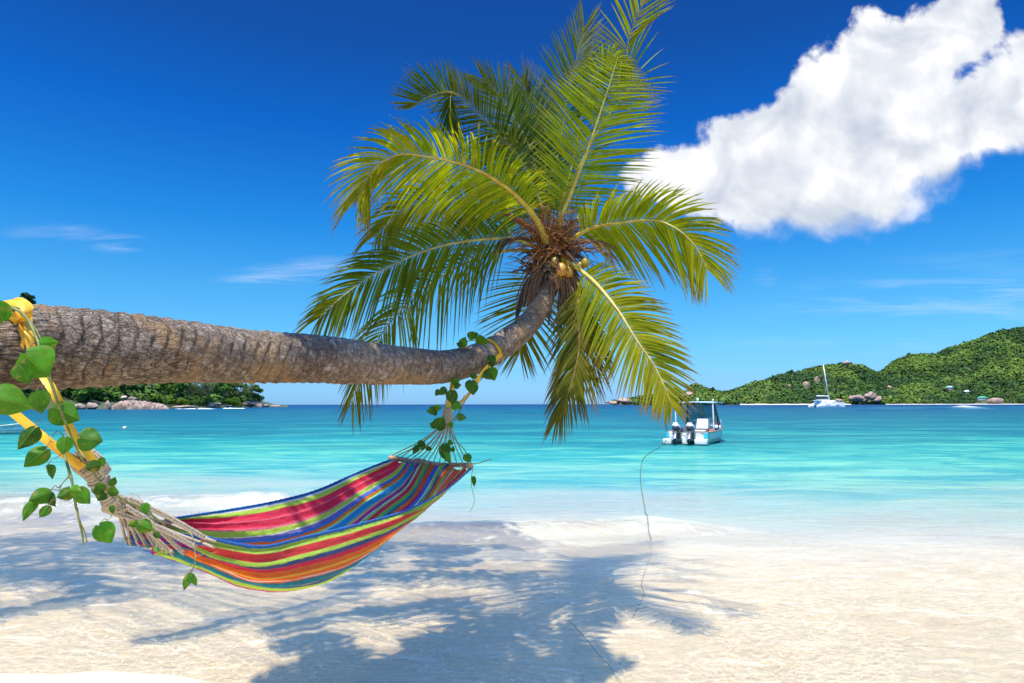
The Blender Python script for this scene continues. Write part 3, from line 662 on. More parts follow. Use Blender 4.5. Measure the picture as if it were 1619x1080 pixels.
# resample by the same parameter so that cross-sections stay matched
def crp(p, n):
    q = np.concatenate([[2 * p[0] - p[1]], p, [2 * p[-1] - p[-2]]]); t = np.linspace(0, len(p) - 1, n); i = np.minimum(t.astype(int), len(p) - 2); f = (t - i)[:, None]
    a, b, c, d = q[i], q[i + 1], q[i + 2], q[i + 3]
    return .5 * (2 * b + (c - a) * f + (2 * a - 5 * b + 4 * c - d) * f ** 2 + (3 * b - a - 3 * c + d) * f ** 3)
G1 = np.stack([crp(G[:, j], NSs) for j in range(5)], 1)
def arcres(p, n):
    L_ = np.concatenate([[0], np.cumsum(np.linalg.norm(np.diff(p, axis=0), axis=1))]); s_ = np.linspace(0, L_[-1], n); return np.stack([np.interp(s_, L_, p[:, k_]) for k_ in range(3)], 1)
G2 = np.stack([arcres(crp(G1[i], NV), NV) for i in range(NSs)], 0)
ss = np.linspace(0, 1, NSs)[:, None]; vv_ = np.linspace(0, 1, NV)[None]
ds = np.gradient(G2, axis=0); dv = np.gradient(G2, axis=1); NRM = nrm(np.cross(ds, dv))
mid = np.sin(PI * np.clip(ss, 0, 1)) ** .7
fold = (.012 * (1 - mid) + .0035) * np.sin(2 * PI * (vv_ * 17 + .35 * fbm(ss * 2, vv_ * 5, o=2, seed=41))) \
     + (.014 * np.exp(-(1 - ss) / .10) + .012 * np.exp(-ss / .07)) * np.sin(2 * PI * vv_ * 13 + 1.2 * fbm(ss * 6, vv_ * 9, o=2, seed=42)) \
     + .016 * fbm(ss * 2.5, vv_ * 16, o=4, seed=43) + .0055 * fbm(ss * 20, vv_ * 34, o=3, seed=44)
edge = sst(vv_, 0, .03) * sst(1 - vv_, 0, .03)
G3 = G2 + NRM * (fold * edge)[..., None]
# scalloped head edges where the cords pull on the cloth
sc_ = np.exp(-(1 - ss) / .018) * (.5 - .5 * np.cos(2 * PI * vv_ * 13)) * .030 + np.exp(-ss / .02) * (.5 - .5 * np.cos(2 * PI * vv_ * 14)) * -.03
G3 = G3 - nrm(ds) * sc_[..., None]
NAVY, BLUE, LIME, GREEN, RED, CRIM = (.05, .08, .24), (.03, .19, .58), (.45, .68, .06), (.20, .58, .08), (.80, .04, .04), (.80, .02, .075)
ORG, YEL, WHT, TEAL, MAG, PURP, SKYB = (.92, .17, .01), (.90, .55, .03), (.80, .78, .76), (.012, .24, .32), (.62, .02, .20), (.16, .14, .42), (.02, .33, .66)
PINK = (.80, .16, .22)
NEAR = [(BLUE, .010), (LIME, .026), (RED, .036), (LIME, .020), (NAVY, .020), (CRIM, .018), (ORG, .022), (YEL, .007), (ORG, .022), (WHT, .004), (ORG, .006), (TEAL, .030), (LIME, .015), (ORG, .010), (NAVY, .014), (LIME, .018), (MAG, .02), (GREEN, .02), (CRIM, .02), (BLUE, .02)]
FAR = [(BLUE, .014), (WHT, .008), (LIME, .034), (CRIM, .042), (PINK, .007), (CRIM, .040), (PINK, .014), (LIME, .028), (WHT, .005), (PURP, .018), (BLUE, .022), (ORG, .014), (LIME, .014), (WHT, .006), (SKYB, .044), (LIME, .012), (ORG, .012), (WHT, .005), (MAG, .020), (NAVY, .010), (WHT, .006),
       (GREEN, .030), (CRIM, .050), (GREEN, .030), (BLUE, .026), (TEAL, .016), (ORG, .018), (RED, .016), (MAG, .026), (BLUE, .024), (GREEN, .020), (WHT, .005), (CRIM, .03)]
a_ = 0; ST = []
for c_, w_ in NEAR: ST.append((a_, c_)); a_ += w_
b_ = 1.0; ST2 = []
for c_, w_ in FAR:
    b_ -= w_
    if b_ > a_: ST2.append((b_, c_))
ST2.append((a_, ST2[-1][1])); ST2 = ST2[::-1]; ST = ST + ST2
sv = np.array([a_ for a_, _ in ST]); scn = np.array([b for _, b in ST])
vq = np.clip(vv_ + .0015 * fbm(ss * 30, vv_ * 50, o=2, seed=47), 0, 1)
idx = np.clip(np.searchsorted(sv, vq.ravel(), side='right') - 1, 0, len(ST) - 1)
colh = scn[idx]
mean = colh.mean(1, keepdims=True)
colh = colh * (1 + .12 * fbm((ss * 8 + 0 * vv_).ravel(), (vv_ * 60 + 0 * ss).ravel(), o=3, seed=48)[:, None])
k = NT('woven_cotton'); c = k.att(); o = k.obj()
th = k.noise(o, 240, 3, .6); wr = k.noise(k.map(o, scale=(1, 1, 1)), 26, 6, .7, .6)
c2 = k.mix(k.math('MULTIPLY', th, .3), c, k.mix(1.0, c, (.55, .55, .6), 'MULTIPLY'))
c2 = k.mix(k.math('MULTIPLY', k.rng(th, .5, .75), .10), c2, (.7, .7, .7))
pr = k.n('ShaderNodeBsdfPrincipled', {'Base Color': c2, 'Roughness': .85, 'Sheen Weight': .15, 'Specular IOR Level': .15, 'Normal': k.bump(k.math('ADD', th, k.math('MULTIPLY', wr, 7.0)), .004)})
tl = k.n('ShaderNodeBsdfTranslucent', {'Color': c2})
MAT['cotton'] = k.out(k.n('ShaderNodeMixShader', {0: .30, 1: pr.outputs[0], 2: tl.outputs[0]}).outputs[0])
ham = empty('hammock', P(480, 925, 3.6), label='striped rainbow cotton hammock hanging in folds below the leaning palm trunk', cat='hammock')
mb = MB(); mb.add(*grid(G3), colh); fab = mb.build('fabric', MAT['cotton'], ham, color=True)
def part(mb, name, mat, root, **kw):       # world-built sub-part under a part whose own origin is the thing's base
    r0 = root
    while r0.parent: r0 = r0.parent
    o = mb.build(name, mat, None, **kw); o.data.transform(Matrix.Translation(-r0.location)); o.parent = root; return o
HEMC = simple('blue_hem_cord', (.02, .12, .38), .9, .5, 120, .002)
for row, j in (('n', 0), ('f', NV - 1)):
    p = G3[:, j] + [0, 0, .002]; mb = MB(); addtube(mb, p[::2], .0052 + .0016 * np.sin(np.arange(len(p[::2])) * 1.7), 8)
    part(mb, 'hem', HEMC, fab)
k = NT('driftwood'); n = k.noise(k.map(k.obj(), scale=(3, 3, 14)), 6, 6, .65, .6); n2 = k.noise(k.obj(), 40, 4)
c = k.ramp(n, [(.3, (.16, .085, .04)), (.5, (.36, .22, .12)), (.7, (.50, .36, .23))])
MAT['wood'] = k.out(k.n('ShaderNodeBsdfPrincipled', {'Base Color': c, 'Roughness': .8, 'Normal': k.bump(k.math('ADD', n, n2), .004)}).outputs[0])
bp = cr([P(616, 725, 5.32), P(655, 731, 5.1), P(700, 736, 4.85), P(735, 737, 4.66), P(743, 739, 4.6)], 60)
bp[:, 2] += .006 + .004 * fbm(np.linspace(0, 6, 60), np.zeros(60), o=3, seed=51)
mb = MB(); addtube(mb, bp, .0185 * (1 + .22 * fbm(np.linspace(0, 9, 60), np.zeros(60), o=3, seed=52)), 14)
mb.build('spreader_bar', MAT['wood'], ham)
ROPE = NT('cotton_rope'); k = ROPE; n = k.noise(k.obj(), 90, 4, .6); tw = k.n('ShaderNodeTexWave', {'Vector': k.obj(), 'Scale': 60.0, 'Distortion': 3.0}).outputs['Fac']
c = k.mix(n, (.36, .28, .19), (.66, .57, .44)); MAT['rope'] = k.out(k.n('ShaderNodeBsdfPrincipled', {'Base Color': c, 'Roughness': .9, 'Normal': k.bump(k.math('ADD', n, tw), .003)}).outputs[0])
def rope(mb, p, r, seg=6, twist=None):
    """laid rope: three strands winding round each other"""
    p = np.asarray(p); T, N, B = frames(p); L_ = np.concatenate([[0], np.cumsum(np.linalg.norm(np.diff(p, axis=0), axis=1))])
    pitch_ = twist or r * 7
    for s_ in range(3):
        a_ = L_ / pitch_ * 2 * PI + s_ * 2 * PI / 3
        q = p + (np.cos(a_)[:, None] * N + np.sin(a_)[:, None] * B) * r * .52
        addtube(mb, q, r * .56, seg)
# far end: apex loop and fan of cords down to the bar
apex = P(708, 668, 4.84); top = P(707, 650, 4.84)
mb = MB()
cords = []
for i in range(15):
    t = (i + .5) / 15; b = bp[int(t * 59)] + [0, 0, .016]
    m_ = (apex + b) / 2 + np.array([rnd.uniform(-.008, .008), rnd.uniform(-.02, .02), rnd.uniform(-.03, -.008)])
    p = cr([apex + np.array([(t - .5) * .03, rnd.uniform(-.012, .012), 0]), m_, b, b - [0, 0, .03]], 26)
    addtube(mb, p, .0042, 6)
    mb.build('suspension_cord', MAT['rope'], ham) if False else None
    cords.append(p)
for p in cords:
    mb = MB(); addtube(mb, p, .0042, 6); mb.build('suspension_cord', MAT['rope'], ham)
mb = MB()
for i in range(6):   # wrap loops round the bar
    c_ = bp[int(20 + i * 1.3)]; 
    th_ = np.linspace(0, 2 * PI, 20); ax = nrm(bp[30] - bp[20]); n_ = nrm(np.cross(ax, [0, 0, 1.0])); b_ = np.cross(ax, n_)
    addtube(mb, c_ + .024 * (np.cos(th_)[:, None] * n_ + np.sin(th_)[:, None] * b_), .0042, 6)
mb.build('bar_lashing', MAT['rope'], ham)
mb = MB()
for i in range(11):  # whipped eye at the top of the fan
    t = i / 10; c_ = apex + (top - apex) * t * 1.15; th_ = np.linspace(0, 2 * PI, 18); r_ = .022 + .010 * math.sin(PI * t)
    addtube(mb, c_ + r_ * (np.cos(th_)[:, None] * [1, 0, .15] + np.sin(th_)[:, None] * [0, 1, 0]), .0065, 6)
blob(mb, (apex + top) / 2, (.022, .022, .05), 2, .1, 3)
mb.build('rope_eye', MAT['rope'], ham)
# near end: long whipping, then strands splaying to the cloth
coil = PX([(128, 722, 2.62), (146, 742, 2.66), (160, 765, 2.70), (178, 795, 2.76)], 40)
mb = MB(); T, N, B = frames(coil); th_ = np.linspace(0, 2 * PI, 22)
for i in range(24):
    t = i / 23; j = int(t * 39); r_ = .036 + .005 * math.sin(i * 1.9) - .008 * t
    c_ = coil[j] + T[j] * 0
    tl_ = T[j] * .012 * np.sin(th_)[:, None]
    addtube(mb, c_ + r_ * (np.cos(th_)[:, None] * N[j] + np.sin(th_)[:, None] * B[j]) + tl_, .0058, 6)
addtube(mb, coil, .031, 12)
# bulky eye loop on top
lp = cr([P(140, 748, 2.62), P(124, 735, 2.58), P(122, 718, 2.58), P(138, 714, 2.58), P(158, 728, 2.60), P(172, 748, 2.64)], 50)
for o_ in np.linspace(-.016, .016, 4): rope(mb, lp + np.array([0, -.01 + o_, o_ * .6]), .008)
for i in range(9):
    c_ = PX([(176, 795, 2.76), (205, 806, 2.82)], 9)[i]; addtube(mb, c_ + .038 * (np.cos(th_)[:, None] * [.5, .2, .8] + np.sin(th_)[:, None] * [0, 1, -.1]), .0062, 6)
mb.build('rope_eye', MAT['rope'], ham)
kn = P(190, 800, 2.78)
for i in range(16):
    t = (i + .3) / 16; j = int(t * (NV - 1) * .98); b = G3[2, j]
    st_ = kn + np.array([rnd.uniform(-.03, .03), rnd.uniform(-.03, .03), rnd.uniform(-.03, .03)])
    m_ = (st_ + b) / 2 + np.array([0, rnd.uniform(-.01, .01), .012])
    mb = MB(); e_ = nrm(G3[12, j] - G3[2, j])
    p = cr([st_, m_, b, b + e_ * .012], 46)
    off = np.array([0, 0, .006])
    for o_ in (-1, 1): rope(mb, p + off * o_, .0048 if i > 2 else .0062)
    blob(mb, b + [0, 0, .004], .009, 2, .3, i)
    mb.build('suspension_cord', MAT['rope'], ham)
for (p0, p1) in (((268, 828, 3.1), (332, 853, 2.94)), ((262, 836, 3.05), (330, 862, 2.94))):   # outermost white cords to the near corner
    mb = MB(); rope(mb, cr([kn, P(225, 815, 2.85), P(*p0), P(*p1), P(p1[0] + 8, p1[1] + 3, 2.96)], 60), .0065); mb.build('suspension_cord', MAT['rope'], ham)

# ------------------------------------------------------------------ yellow webbing that ties the hammock to the trunk
k = NT('yellow_webbing'); n = k.noise(k.obj(), 60, 4); n2 = k.noise(k.obj(), 7, 4)
c = k.mix(k.rng(n2, .35, .65), (.66, .34, .008), (.80, .50, .02)); c = k.mix(k.math('MULTIPLY', n, .3), c, (.45, .25, .02))
MAT['web'] = k.out(k.n('ShaderNodeBsdfPrincipled', {'Base Color': c, 'Roughness': .55, 'Normal': k.bump(n, .0015), 'Subsurface Weight': .0}).outputs[0])
def ribbon(mb, pts, wid, wdir=None, thick=.003, n=60, twist=0.0):
    p = cr(pts, n); T = nrm(np.gradient(p, axis=0)); view = nrm(p - CAM)
    W = nrm(np.cross(T, view)) if wdir is None else nrm(np.broadcast_to(np.asarray(wdir, float), T.shape) - T * np.sum(T * np.asarray(wdir), 1)[:, None])
    Nn = nrm(np.cross(W, T)); a_ = np.linspace(0, twist, n)[:, None]
    W, Nn = W * np.cos(a_) + Nn * np.sin(a_), Nn * np.cos(a_) - W * np.sin(a_)
    wid = np.broadcast_to(np.asarray(wid, float), (n,))[:, None]
    ring = np.stack([p - W * wid / 2 - Nn * thick, p - W * wid * .5 + Nn * thick, p + Nn * (thick + .03 * wid), p + W * wid / 2 + Nn * thick, p + W * wid / 2 - Nn * thick, p - W * wid / 2 - Nn * thick], 1)
    mb.add(*grid(ring))
# near tie
def around(si, a0, a1, n, lift, drift=0.0):
    """points wrapped round the trunk surface near trunk sample si"""
    out = []
    for i in range(n):
        t = i / (n - 1); s_ = int(si + drift * t); a_ = a0 + (a1 - a0) * t
        out.append(pc[s_] + (rc[s_] * 1.03 + lift) * (math.cos(a_) * N_[s_] + math.sin(a_) * B_[s_]))
    return out
def sidx(px): # trunk sample whose centre shows at photo x = px
    d = (pc - CAM) @ R3; xx = 809.5 + F * d[:, 0] / -d[:, 2]; ok = d[:, 2] < -.5
    return int(np.argmin(np.where(ok, abs(xx - px), 1e9)))
def ang_of(s_, vec):
    return math.atan2(np.dot(vec, B_[s_]), np.dot(vec, N_[s_]))
s1 = sidx(38); aT = ang_of(s1, np.array([0, 0, 1.0])); aC = ang_of(s1, nrm(CAM - pc[s1]))
dirn = 1 if ((aC - aT + PI) % (2 * PI) - PI) > 0 else -1
strap = empty('yellow_strap', P(40, 480, 2.6), label='yellow webbing strap knotted round the thick left part of the palm trunk', cat='strap')
mb = MB()
back = around(s1, aT - dirn * .1, aT - dirn * 2.7, 12, .006, -8)
w0 = back[::-1] + [P(46, 488, 2.60), P(38, 503, 2.50), P(33, 530, 2.46), P(26, 560, 2.47), P(12, 588, 2.50), P(-8, 610, 2.56)]; ribbon(mb, w0, .032, n=110)
w1_ = [P(44, 500, 2.50), P(46, 530, 2.44), P(52, 560, 2.44), P(64, 588, 2.44)]; ribbon(mb, w1_, .028, n=30)
mb.build('trunk_loop', MAT['web'], strap)
mb = MB(); ribbon(mb, [P(-8, 488, 2.55), P(8, 481, 2.50), P(26, 480, 2.46), P(40, 487, 2.44), P(45, 496, 2.44), P(36, 503, 2.45), P(20, 500, 2.48)], .025, n=60, twist=.5)
ribbon(mb, [P(10, 505, 2.48), P(24, 500, 2.43), P(38, 494, 2.43), P(46, 484, 2.46)], .03, n=30); ribbon(mb, [P(6, 500, 2.49), P(14, 494, 2.47), P(26, 508, 2.46), P(20, 520, 2.48)], .018, n=30, twist=1.0); mb.build('knot', MAT['web'], strap)
mb = MB(); ribbon(mb, [w1_[-1], P(72, 600, 2.43), P(88, 625, 2.42), P(112, 680, 2.47), P(138, 716, 2.53), P(158, 742, 2.57)], .029, n=60, twist=.5)
mb.build('hanging_end', MAT['web'], strap)
mb = MB(); ribbon(mb, [P(-30, 600, 2.5), P(-15, 620, 2.45), P(6, 640, 2.44), P(45, 672, 2.47), P(88, 707, 2.50), P(130, 740, 2.56)], .030, n=70, twist=-.4)
mb.build('hanging_end', MAT['web'], strap)
# far tie
s2 = sidx(768); s3 = sidx(712)
aT2 = ang_of(s2, np.array([0, 0, 1.0])); aC2 = ang_of(s2, nrm(CAM - pc[s2])); d2_ = 1 if ((aC2 - aT2 + PI) % (2 * PI) - PI) > 0 else -1
strap2 = empty('yellow_strap', P(768, 550, 5.2), label='thin yellow strap round the narrow upward bend of the palm trunk', cat='strap')
mb = MB(); wA = around(s2, aT2 - d2_ * 1.3, aT2 + d2_ * 1.9, 16, .005, 6); ribbon(mb, wA, .034, T_[s2])
wB = around(s3, aT2 - d2_ * .9, aT2 + d2_ * 3.0, 16, .004, 10); 
mb.build('trunk_loop', MAT['web'], strap2)
mb = MB(); ribbon(mb, [wA[-2], P(762, 590, 4.98), P(740, 625, 4.93), P(722, 641, 4.88), P(708, 656, 4.84)], .030, n=40, twist=1.2); mb.build('hanging_end', MAT['web'], strap2)
mb = MB(); ribbon(mb, [P(716, 604, 4.95), P(713, 622, 4.90), P(709, 640, 4.86), P(706, 655, 4.84)], .034, n=30, twist=.3); mb.build('hanging_end', MAT['web'], strap2)

# ------------------------------------------------------------------ leafy vines wound along the ropes
k = NT('vine_leaf'); c = k.att(); o = k.uv(); s = k.n('ShaderNodeSeparateXYZ', {0: o})
vy = k.math('ABSOLUTE', s.outputs[1]); 
vein = k.n('ShaderNodeTexWave', {'Vector': k.n('ShaderNodeCombineXYZ', {0: k.math('SUBTRACT', s.outputs[0], k.math('MULTIPLY', vy, .9)), 1: 0.0, 2: 0.0}).outputs[0], 'Scale': 2.1, 'Distortion': 0.0}, wave_profile='SIN').outputs['Fac']
vm = k.math('MAXIMUM', k.math('MULTIPLY', k.rng(vein, .965, 1.0), .3), k.rng(vy, .022, .0))
nn = k.noise(k.obj(), 40, 4)
c = k.mix(k.math('MULTIPLY', vm, .55), c, (.30, .42, .06)); c = k.mix(k.math('MULTIPLY', k.rng(nn, .4, .7), .35), c, k.mix(1.0, c, (.6, .75, .5), 'MULTIPLY'))
p_ = k.n('ShaderNodeBsdfPrincipled', {'Base Color': c, 'Roughness': .48, 'Specular IOR Level': .22, 'Normal': k.bump(k.math('ADD', vm, nn), .0015)}); t_ = k.n('ShaderNodeBsdfTranslucent', {'Color': k.mix(1.0, c, (1.5, 1.5, .3), 'MULTIPLY')})
MAT['vleaf'] = k.out(k.n('ShaderNodeMixShader', {0: .45, 1: p_.outputs[0], 2: t_.outputs[0]}).outputs[0])
MAT['vstem'] = simple('vine_stem', (.17, .19, .045), .6, .5, 30, .001)
MAT['pet'] = simple('vine_petiole', (.22, .10, .05), .6, .4, 30)
def leaf(px_, py_, D, size, ang_, fold=.5, tilt=(0, 0), curl=.2, shape=1.0, col=(.07, .22, .012), node=None, root=None, g=0.0):
    """heart-shaped blade; size in photo px along its length, ang_ on screen (0 right, 90 up)"""
    L_ = size * (.68 if root is v1 else 1.0) / F * D * rnd.uniform(.92, 1.05); shape = shape * rnd.uniform(.88, 1.1); n, m = 15, 17
    t = np.linspace(0, 1, n)[:, None]; s_ = np.linspace(-1, 1, m)[None]
    wpro = np.interp(t, [0, .04, .12, .25, .4, .6, .8, .92, 1], [.10, .28, .42, .50, .51, .42, .22, .09, 0.0]) * .98 * shape
    x = t - .10 * np.abs(s_) ** .8 * (1 - t) ** 3 * 1.3; y = s_ * wpro
    z = -fold * np.abs(y) - curl * (t - .3) ** 2 + .02 * np.sin(t * 9 + s_ * 3) + .03 * fbm(t * 3 + px_, s_ * 2 + py_, o=2, seed=61)
    uvl = np.stack([x + 0 * s_, y], -1).reshape(-1, 2)
    c0 = P(px_, py_, D); vw = nrm(c0 - CAM); right = nrm(np.cross(vw, [0, 0, 1.0])); up = np.cross(right, vw)
    a_ = math.radians(ang_); ax = right * math.cos(a_) + up * math.sin(a_); bx = -right * math.sin(a_) + up * math.cos(a_); nz = -vw
    t1, t2 = tilt
    ax, nz = ax * math.cos(t1) + nz * math.sin(t1), nz * math.cos(t1) - ax * math.sin(t1)
    bx, nz = bx * math.cos(t2) + nz * math.sin(t2), nz * math.cos(t2) - bx * math.sin(t2)
    Q = c0 + L_ * ((x - .45)[..., None] * ax + (y + 0 * x)[..., None] * bx + (z + 0 * x)[..., None] * nz)
    mb = MB(); V_, F_ = grid(Q); cv = np.tile(col, (len(V_), 1)) * rnd.uniform(.75, 1.3) * (1 + .2 * fbm(V_[:, 0] * 40, V_[:, 2] * 40, o=2, seed=3))[:, None]; ed_ = np.clip(fbm(V_[:, 0] * 90, V_[:, 2] * 90, o=2, seed=5) * 3 - .9, 0, .8)[:, None] * (np.abs(uvl[:, 1:2]) > .25 * wpro.max()); cv = cv * (1 - ed_) + np.array([.25, .20, .04]) * ed_; mb.add(V_, F_, cv)
    lf = mb.build('leaf', MAT['vleaf'], root, color=True, uv=uvl)
    if node is not None:
        mb = MB(); b = c0 - ax * L_ * .42; q = P(*node); md = (b + q) / 2 + np.array([0, 0, .012 * size / 40])
        addtube(mb, cr([q, md, b], 12), .0013 * D / 2.5, 5); part(mb, 'petiole', MAT['pet'], lf)
    return lf
def stem(pts, r, root, n=60):
    mb = MB(); p = PX(pts, n); p += .003 * np.stack([fbm(np.linspace(0, 8, n), np.full(n, i * 3.), o=2, seed=70 + i) for i in range(3)], 1)
    addtube(mb, p, np.linspace(r, r * .6, n), 7); mb.build('stem', MAT['vstem'], root)
v1 = empty('vine', P(110, 700, 2.35), label='leafy green vine wound along the yellow strap and thick rope on the left', cat='vine', )
LG, MG, DG = (.07, .23, .010), (.048, .165, .010), (.036, .12, .012)
stem([(10, 482, 2.42), (40, 500, 2.38), (62, 545, 2.34), (78, 600, 2.3), (100, 660, 2.33), (125, 715, 2.42), (150, 752, 2.5), (190, 788, 2.6), (235, 812, 2.7), (262, 830, 2.76)], .0050, v1, 120)
stem([(18, 486, 2.44), (50, 510, 2.4), (72, 560, 2.36), (92, 640, 2.36), (118, 700, 2.4)], .0035, v1)
stem([(95, 700, 2.34), (108, 740, 2.30), (118, 785, 2.29), (126, 830, 2.3), (133, 861, 2.31)], .0050, v1)
stem([(100, 715, 2.34), (112, 760, 2.31), (122, 810, 2.30), (139, 858, 2.31)], .0035, v1)
stem([(178, 780, 2.55), (215, 800, 2.62), (240, 812, 2.68), (243, 845, 2.66)], .0025, v1)
stem([(296, 838, 2.75), (305, 850, 2.72), (309, 880, 2.68), (303, 905, 2.66)], .0030, v1)
stem([(309, 880, 2.68), (325, 876, 2.7), (345, 872, 2.72)], .0016, v1, 20)
stem([(186, 792, 2.6), (178, 812, 2.58), (170, 824, 2.56)], .0018, v1, 20)
stem([(205, 780, 2.6), (218, 783, 2.6), (226, 795, 2.6)], .0012, v1, 20)
LV = [  # x, y, D, size, angle, fold, tilt, curl, shape, colour, node
    (54, 575, 2.22, 76, -52, .45, (.35, .25), .5, 1.2, LG, (62, 548, 2.33)),
    (40, 590, 2.19, 46, -60, .5, (.2, -.5), .3, 1.0, MG, (60, 552, 2.33)),
    (-4, 490, 2.25, 60, 118, .3, (.2, .3), .3, 1.1, LG, (12, 500, 2.38)),
    (12, 634, 2.15, 92, -22, .35, (.5, .2), .5, .85, (.08, .24, .012), None),
    (76, 543, 2.3, 38, 8, .6, (.4, .2), .3, .9, LG, (64, 545, 2.33)),
    (58, 636, 2.28, 50, -75, .5, (.2, .5), .3, 1.0, MG, (72, 610, 2.33)),
    (104, 652, 2.40, 58, -28, .6, (.2, -.3), .3, .95, MG, (78, 640, 2.33)),
    (42, 691, 2.25, 56, 235, .7, (.2, .4), .3, .8, DG, (66, 668, 2.33)),
    (58, 722, 2.24, 54, 222, .55, (.3, .1), .4, .9, MG, (85, 700, 2.34)),
    (101, 704, 2.27, 40, -95, .55, (.2, .2), .3, 1.05, MG, (104, 680, 2.34)),
    (143, 694, 2.32, 48, -10, .3, (.2, -.2), .2, 1.15, DG, (122, 690, 2.38)),
    (77, 747, 2.28, 34, -70, .7, (.1, .8), .2, .8, DG, (88, 725, 2.32)),
    (66, 783, 2.22, 50, 200, .5, (.5, .2), .3, .85, MG, (92, 772, 2.27)),
    (76, 792, 2.24, 40, -50, .8, (.2, .6), .2, .8, DG, (94, 776, 2.27)),
    (43, 803, 2.2, 50, 242, .6, (.2, .6), .6, .6, MG, (60, 785, 2.23)),
    (70, 808, 2.22, 30, 235, .6, (.3, .3), .3, .8, MG, (88, 790, 2.25)),
    (104, 781, 2.26, 36, 200, .4, (.4, .1), .2, 1.0, DG, (116, 772, 2.29)),
    (128, 786, 2.26, 46, -48, .55, (.2, .4), .3, .85, MG, (118, 772, 2.29)),
    (118, 776, 2.23, 30, -8, .5, (.8, .1), .2, .9, LG, (108, 770, 2.28)),
    (147, 737, 2.42, 28, 195, .3, (.3, .1), .2, 1.1, DG, (138, 730, 2.48)),
    (160, 731, 2.44, 22, -75, .6, (.2, .4), .2, .8, MG, (156, 722, 2.5)),
    (158, 772, 2.46, 26, 120, .4, (.2, .3), .2, 1.1, MG, (170, 776, 2.53)),
    (160, 785, 2.46, 22, 230, .5, (.2, .3), .2, 1.1, DG, (168, 777, 2.53)),
    (179, 762, 2.5, 22, 70, .4, (.2, .3), .2, 1.0, DG, (178, 772, 2.55)),
    (178, 778, 2.5, 26, -20, .4, (.5, .3), .2, 1.0, MG, None),
    (165, 844, 2.44, 46, -58, .45, (.1, .2), .3, 1.1, (.05, .21, .012), (170, 822, 2.56)),
    (228, 805, 2.58, 27, -72, .55, (.2, .4), .3, 1.0, (.05, .22, .012), (225, 792, 2.62)),
    (212, 827, 2.6, 24, 200, .6, (.5, .3), .2, .9, MG, (228, 818, 2.66)),
    (229, 833, 2.58, 34, -32, .5, (.3, .1), .3, .95, MG, (222, 820, 2.64)),
    (248, 846, 2.66, 18, -50, .5, (.3, .1), .3, .9, DG, (243, 838, 2.68)),
    (294, 919, 2.62, 34, -108, .5, (.1, .6), .2, .75, DG, (303, 903, 2.66)),
    (307, 916, 2.62, 30, -62, .5, (.1, -.5), .2, .7, MG, (303, 903, 2.66)),
    (176, 806, 2.55, 18, -70, .6, (.2, .5), .2, .8, DG, None)]
for (x, y, D, sz, an, fo_, ti, cu_, shp, col, nd) in LV: leaf(x, y, D, sz, an, fo_, ti, cu_, shp, col, nd, v1)
for (pts) in ([(88, 725, 2.32), (98, 716, 2.33)], [(92, 772, 2.27), (104, 758, 2.29), (109, 752, 2.3)], [(94, 776, 2.27), (98, 765, 2.28), (108, 755, 2.3)], [(116, 772, 2.29), (112, 758, 2.3)], [(82, 690, 2.33), (92, 682, 2.33), (100, 690, 2.33), (92, 700, 2.33)]):
    mb = MB(); addtube(mb, PX(pts, 14), .0016, 5); mb.build('tendril', MAT['pet'], v1)
# far vine
v2 = empty('vine', P(715, 660, 4.6), label='thin leafy vine trailing down the cords at the spreader bar end of the hammock', cat='vine')
stem([(728, 546, 5.0), (745, 538, 5.05), (765, 545, 5.05), (776, 562, 5.0), (768, 590, 4.85), (742, 622, 4.8), (724, 655, 4.78), (712, 672, 4.76), (716, 690, 4.72), (735, 712, 4.6), (746, 733, 4.5), (778, 726, 4.45)], .0045, v2, 120)
stem([(716, 607, 4.9), (708, 625, 4.8), (702, 650, 4.78), (700, 668, 4.78), (680, 690, 4.8), (655, 710, 4.9)], .0035, v2)
stem([(748, 735, 4.5), (745, 765, 4.5), (750, 790, 4.5), (743, 810, 4.5)], .0022, v2)
stem([(734, 625, 4.78), (727, 650, 4.76), (718, 668, 4.74), (712, 680, 4.74)], .003, v2, 30)
stem([(766, 588, 4.86), (760, 600, 4.86), (762, 590, 4.8), (772, 583, 4.8)], .0016, v2, 30)
LV2 = [(733, 541, 4.95, 17, 70, 1.0), (727, 545, 4.95, 12, 150, .9), (748, 531, 5.0, 17, 20, 1.0), (761, 540, 4.95, 22, -20, .9), (776, 571, 4.9, 18, -80, 1.0), (770, 591, 4.8, 18, 200, 1.0), (778, 592, 4.8, 20, -70, 1.0),
       (748, 594, 4.8, 12, 100, 1), (748, 612, 4.75, 25, -80, 1.05), (719, 603, 4.85, 14, 160, 1), (723, 609, 4.85, 12, 10, 1), (700, 619, 4.76, 17, 220, .9), (692, 621, 4.76, 12, 235, .8), (717, 628, 4.74, 24, -85, .9),
       (722, 641, 4.74, 16, -30, 1.0), (683, 650, 4.72, 15, 190, 1.0), (692, 645, 4.72, 12, 0, .9), (688, 654, 4.72, 8, 260, .8), (695, 669, 4.70, 21, 60, 1.15), (685, 672, 4.72, 12, 150, 1.0), (730, 659, 4.70, 14, -10, 1.0),
       (666, 702, 4.82, 14, -5, .8), (657, 711, 4.84, 16, 240, .8), (678, 710, 4.8, 10, 0, .9), (702, 712, 4.6, 24, 265, .75), (706, 724, 4.58, 16, -60, .8), (712, 700, 4.6, 10, -20, .9), (740, 724, 4.5, 15, -60, 1.0), (716, 710, 4.6, 9, 80, .9), (750, 761, 4.48, 15, -85, .5), (669, 706, 4.82, 12, 60, .7), (713, 672, 4.7, 10, -60, .9)]
for (x, y, D, sz, an, shp) in LV2: leaf(x, y, D, sz, an, rnd.uniform(.2, .6), (rnd.uniform(0, .5), rnd.uniform(-.5, .5)), .25, shp, rnd.choice([DG, MG, DG, LG]), None, v2)

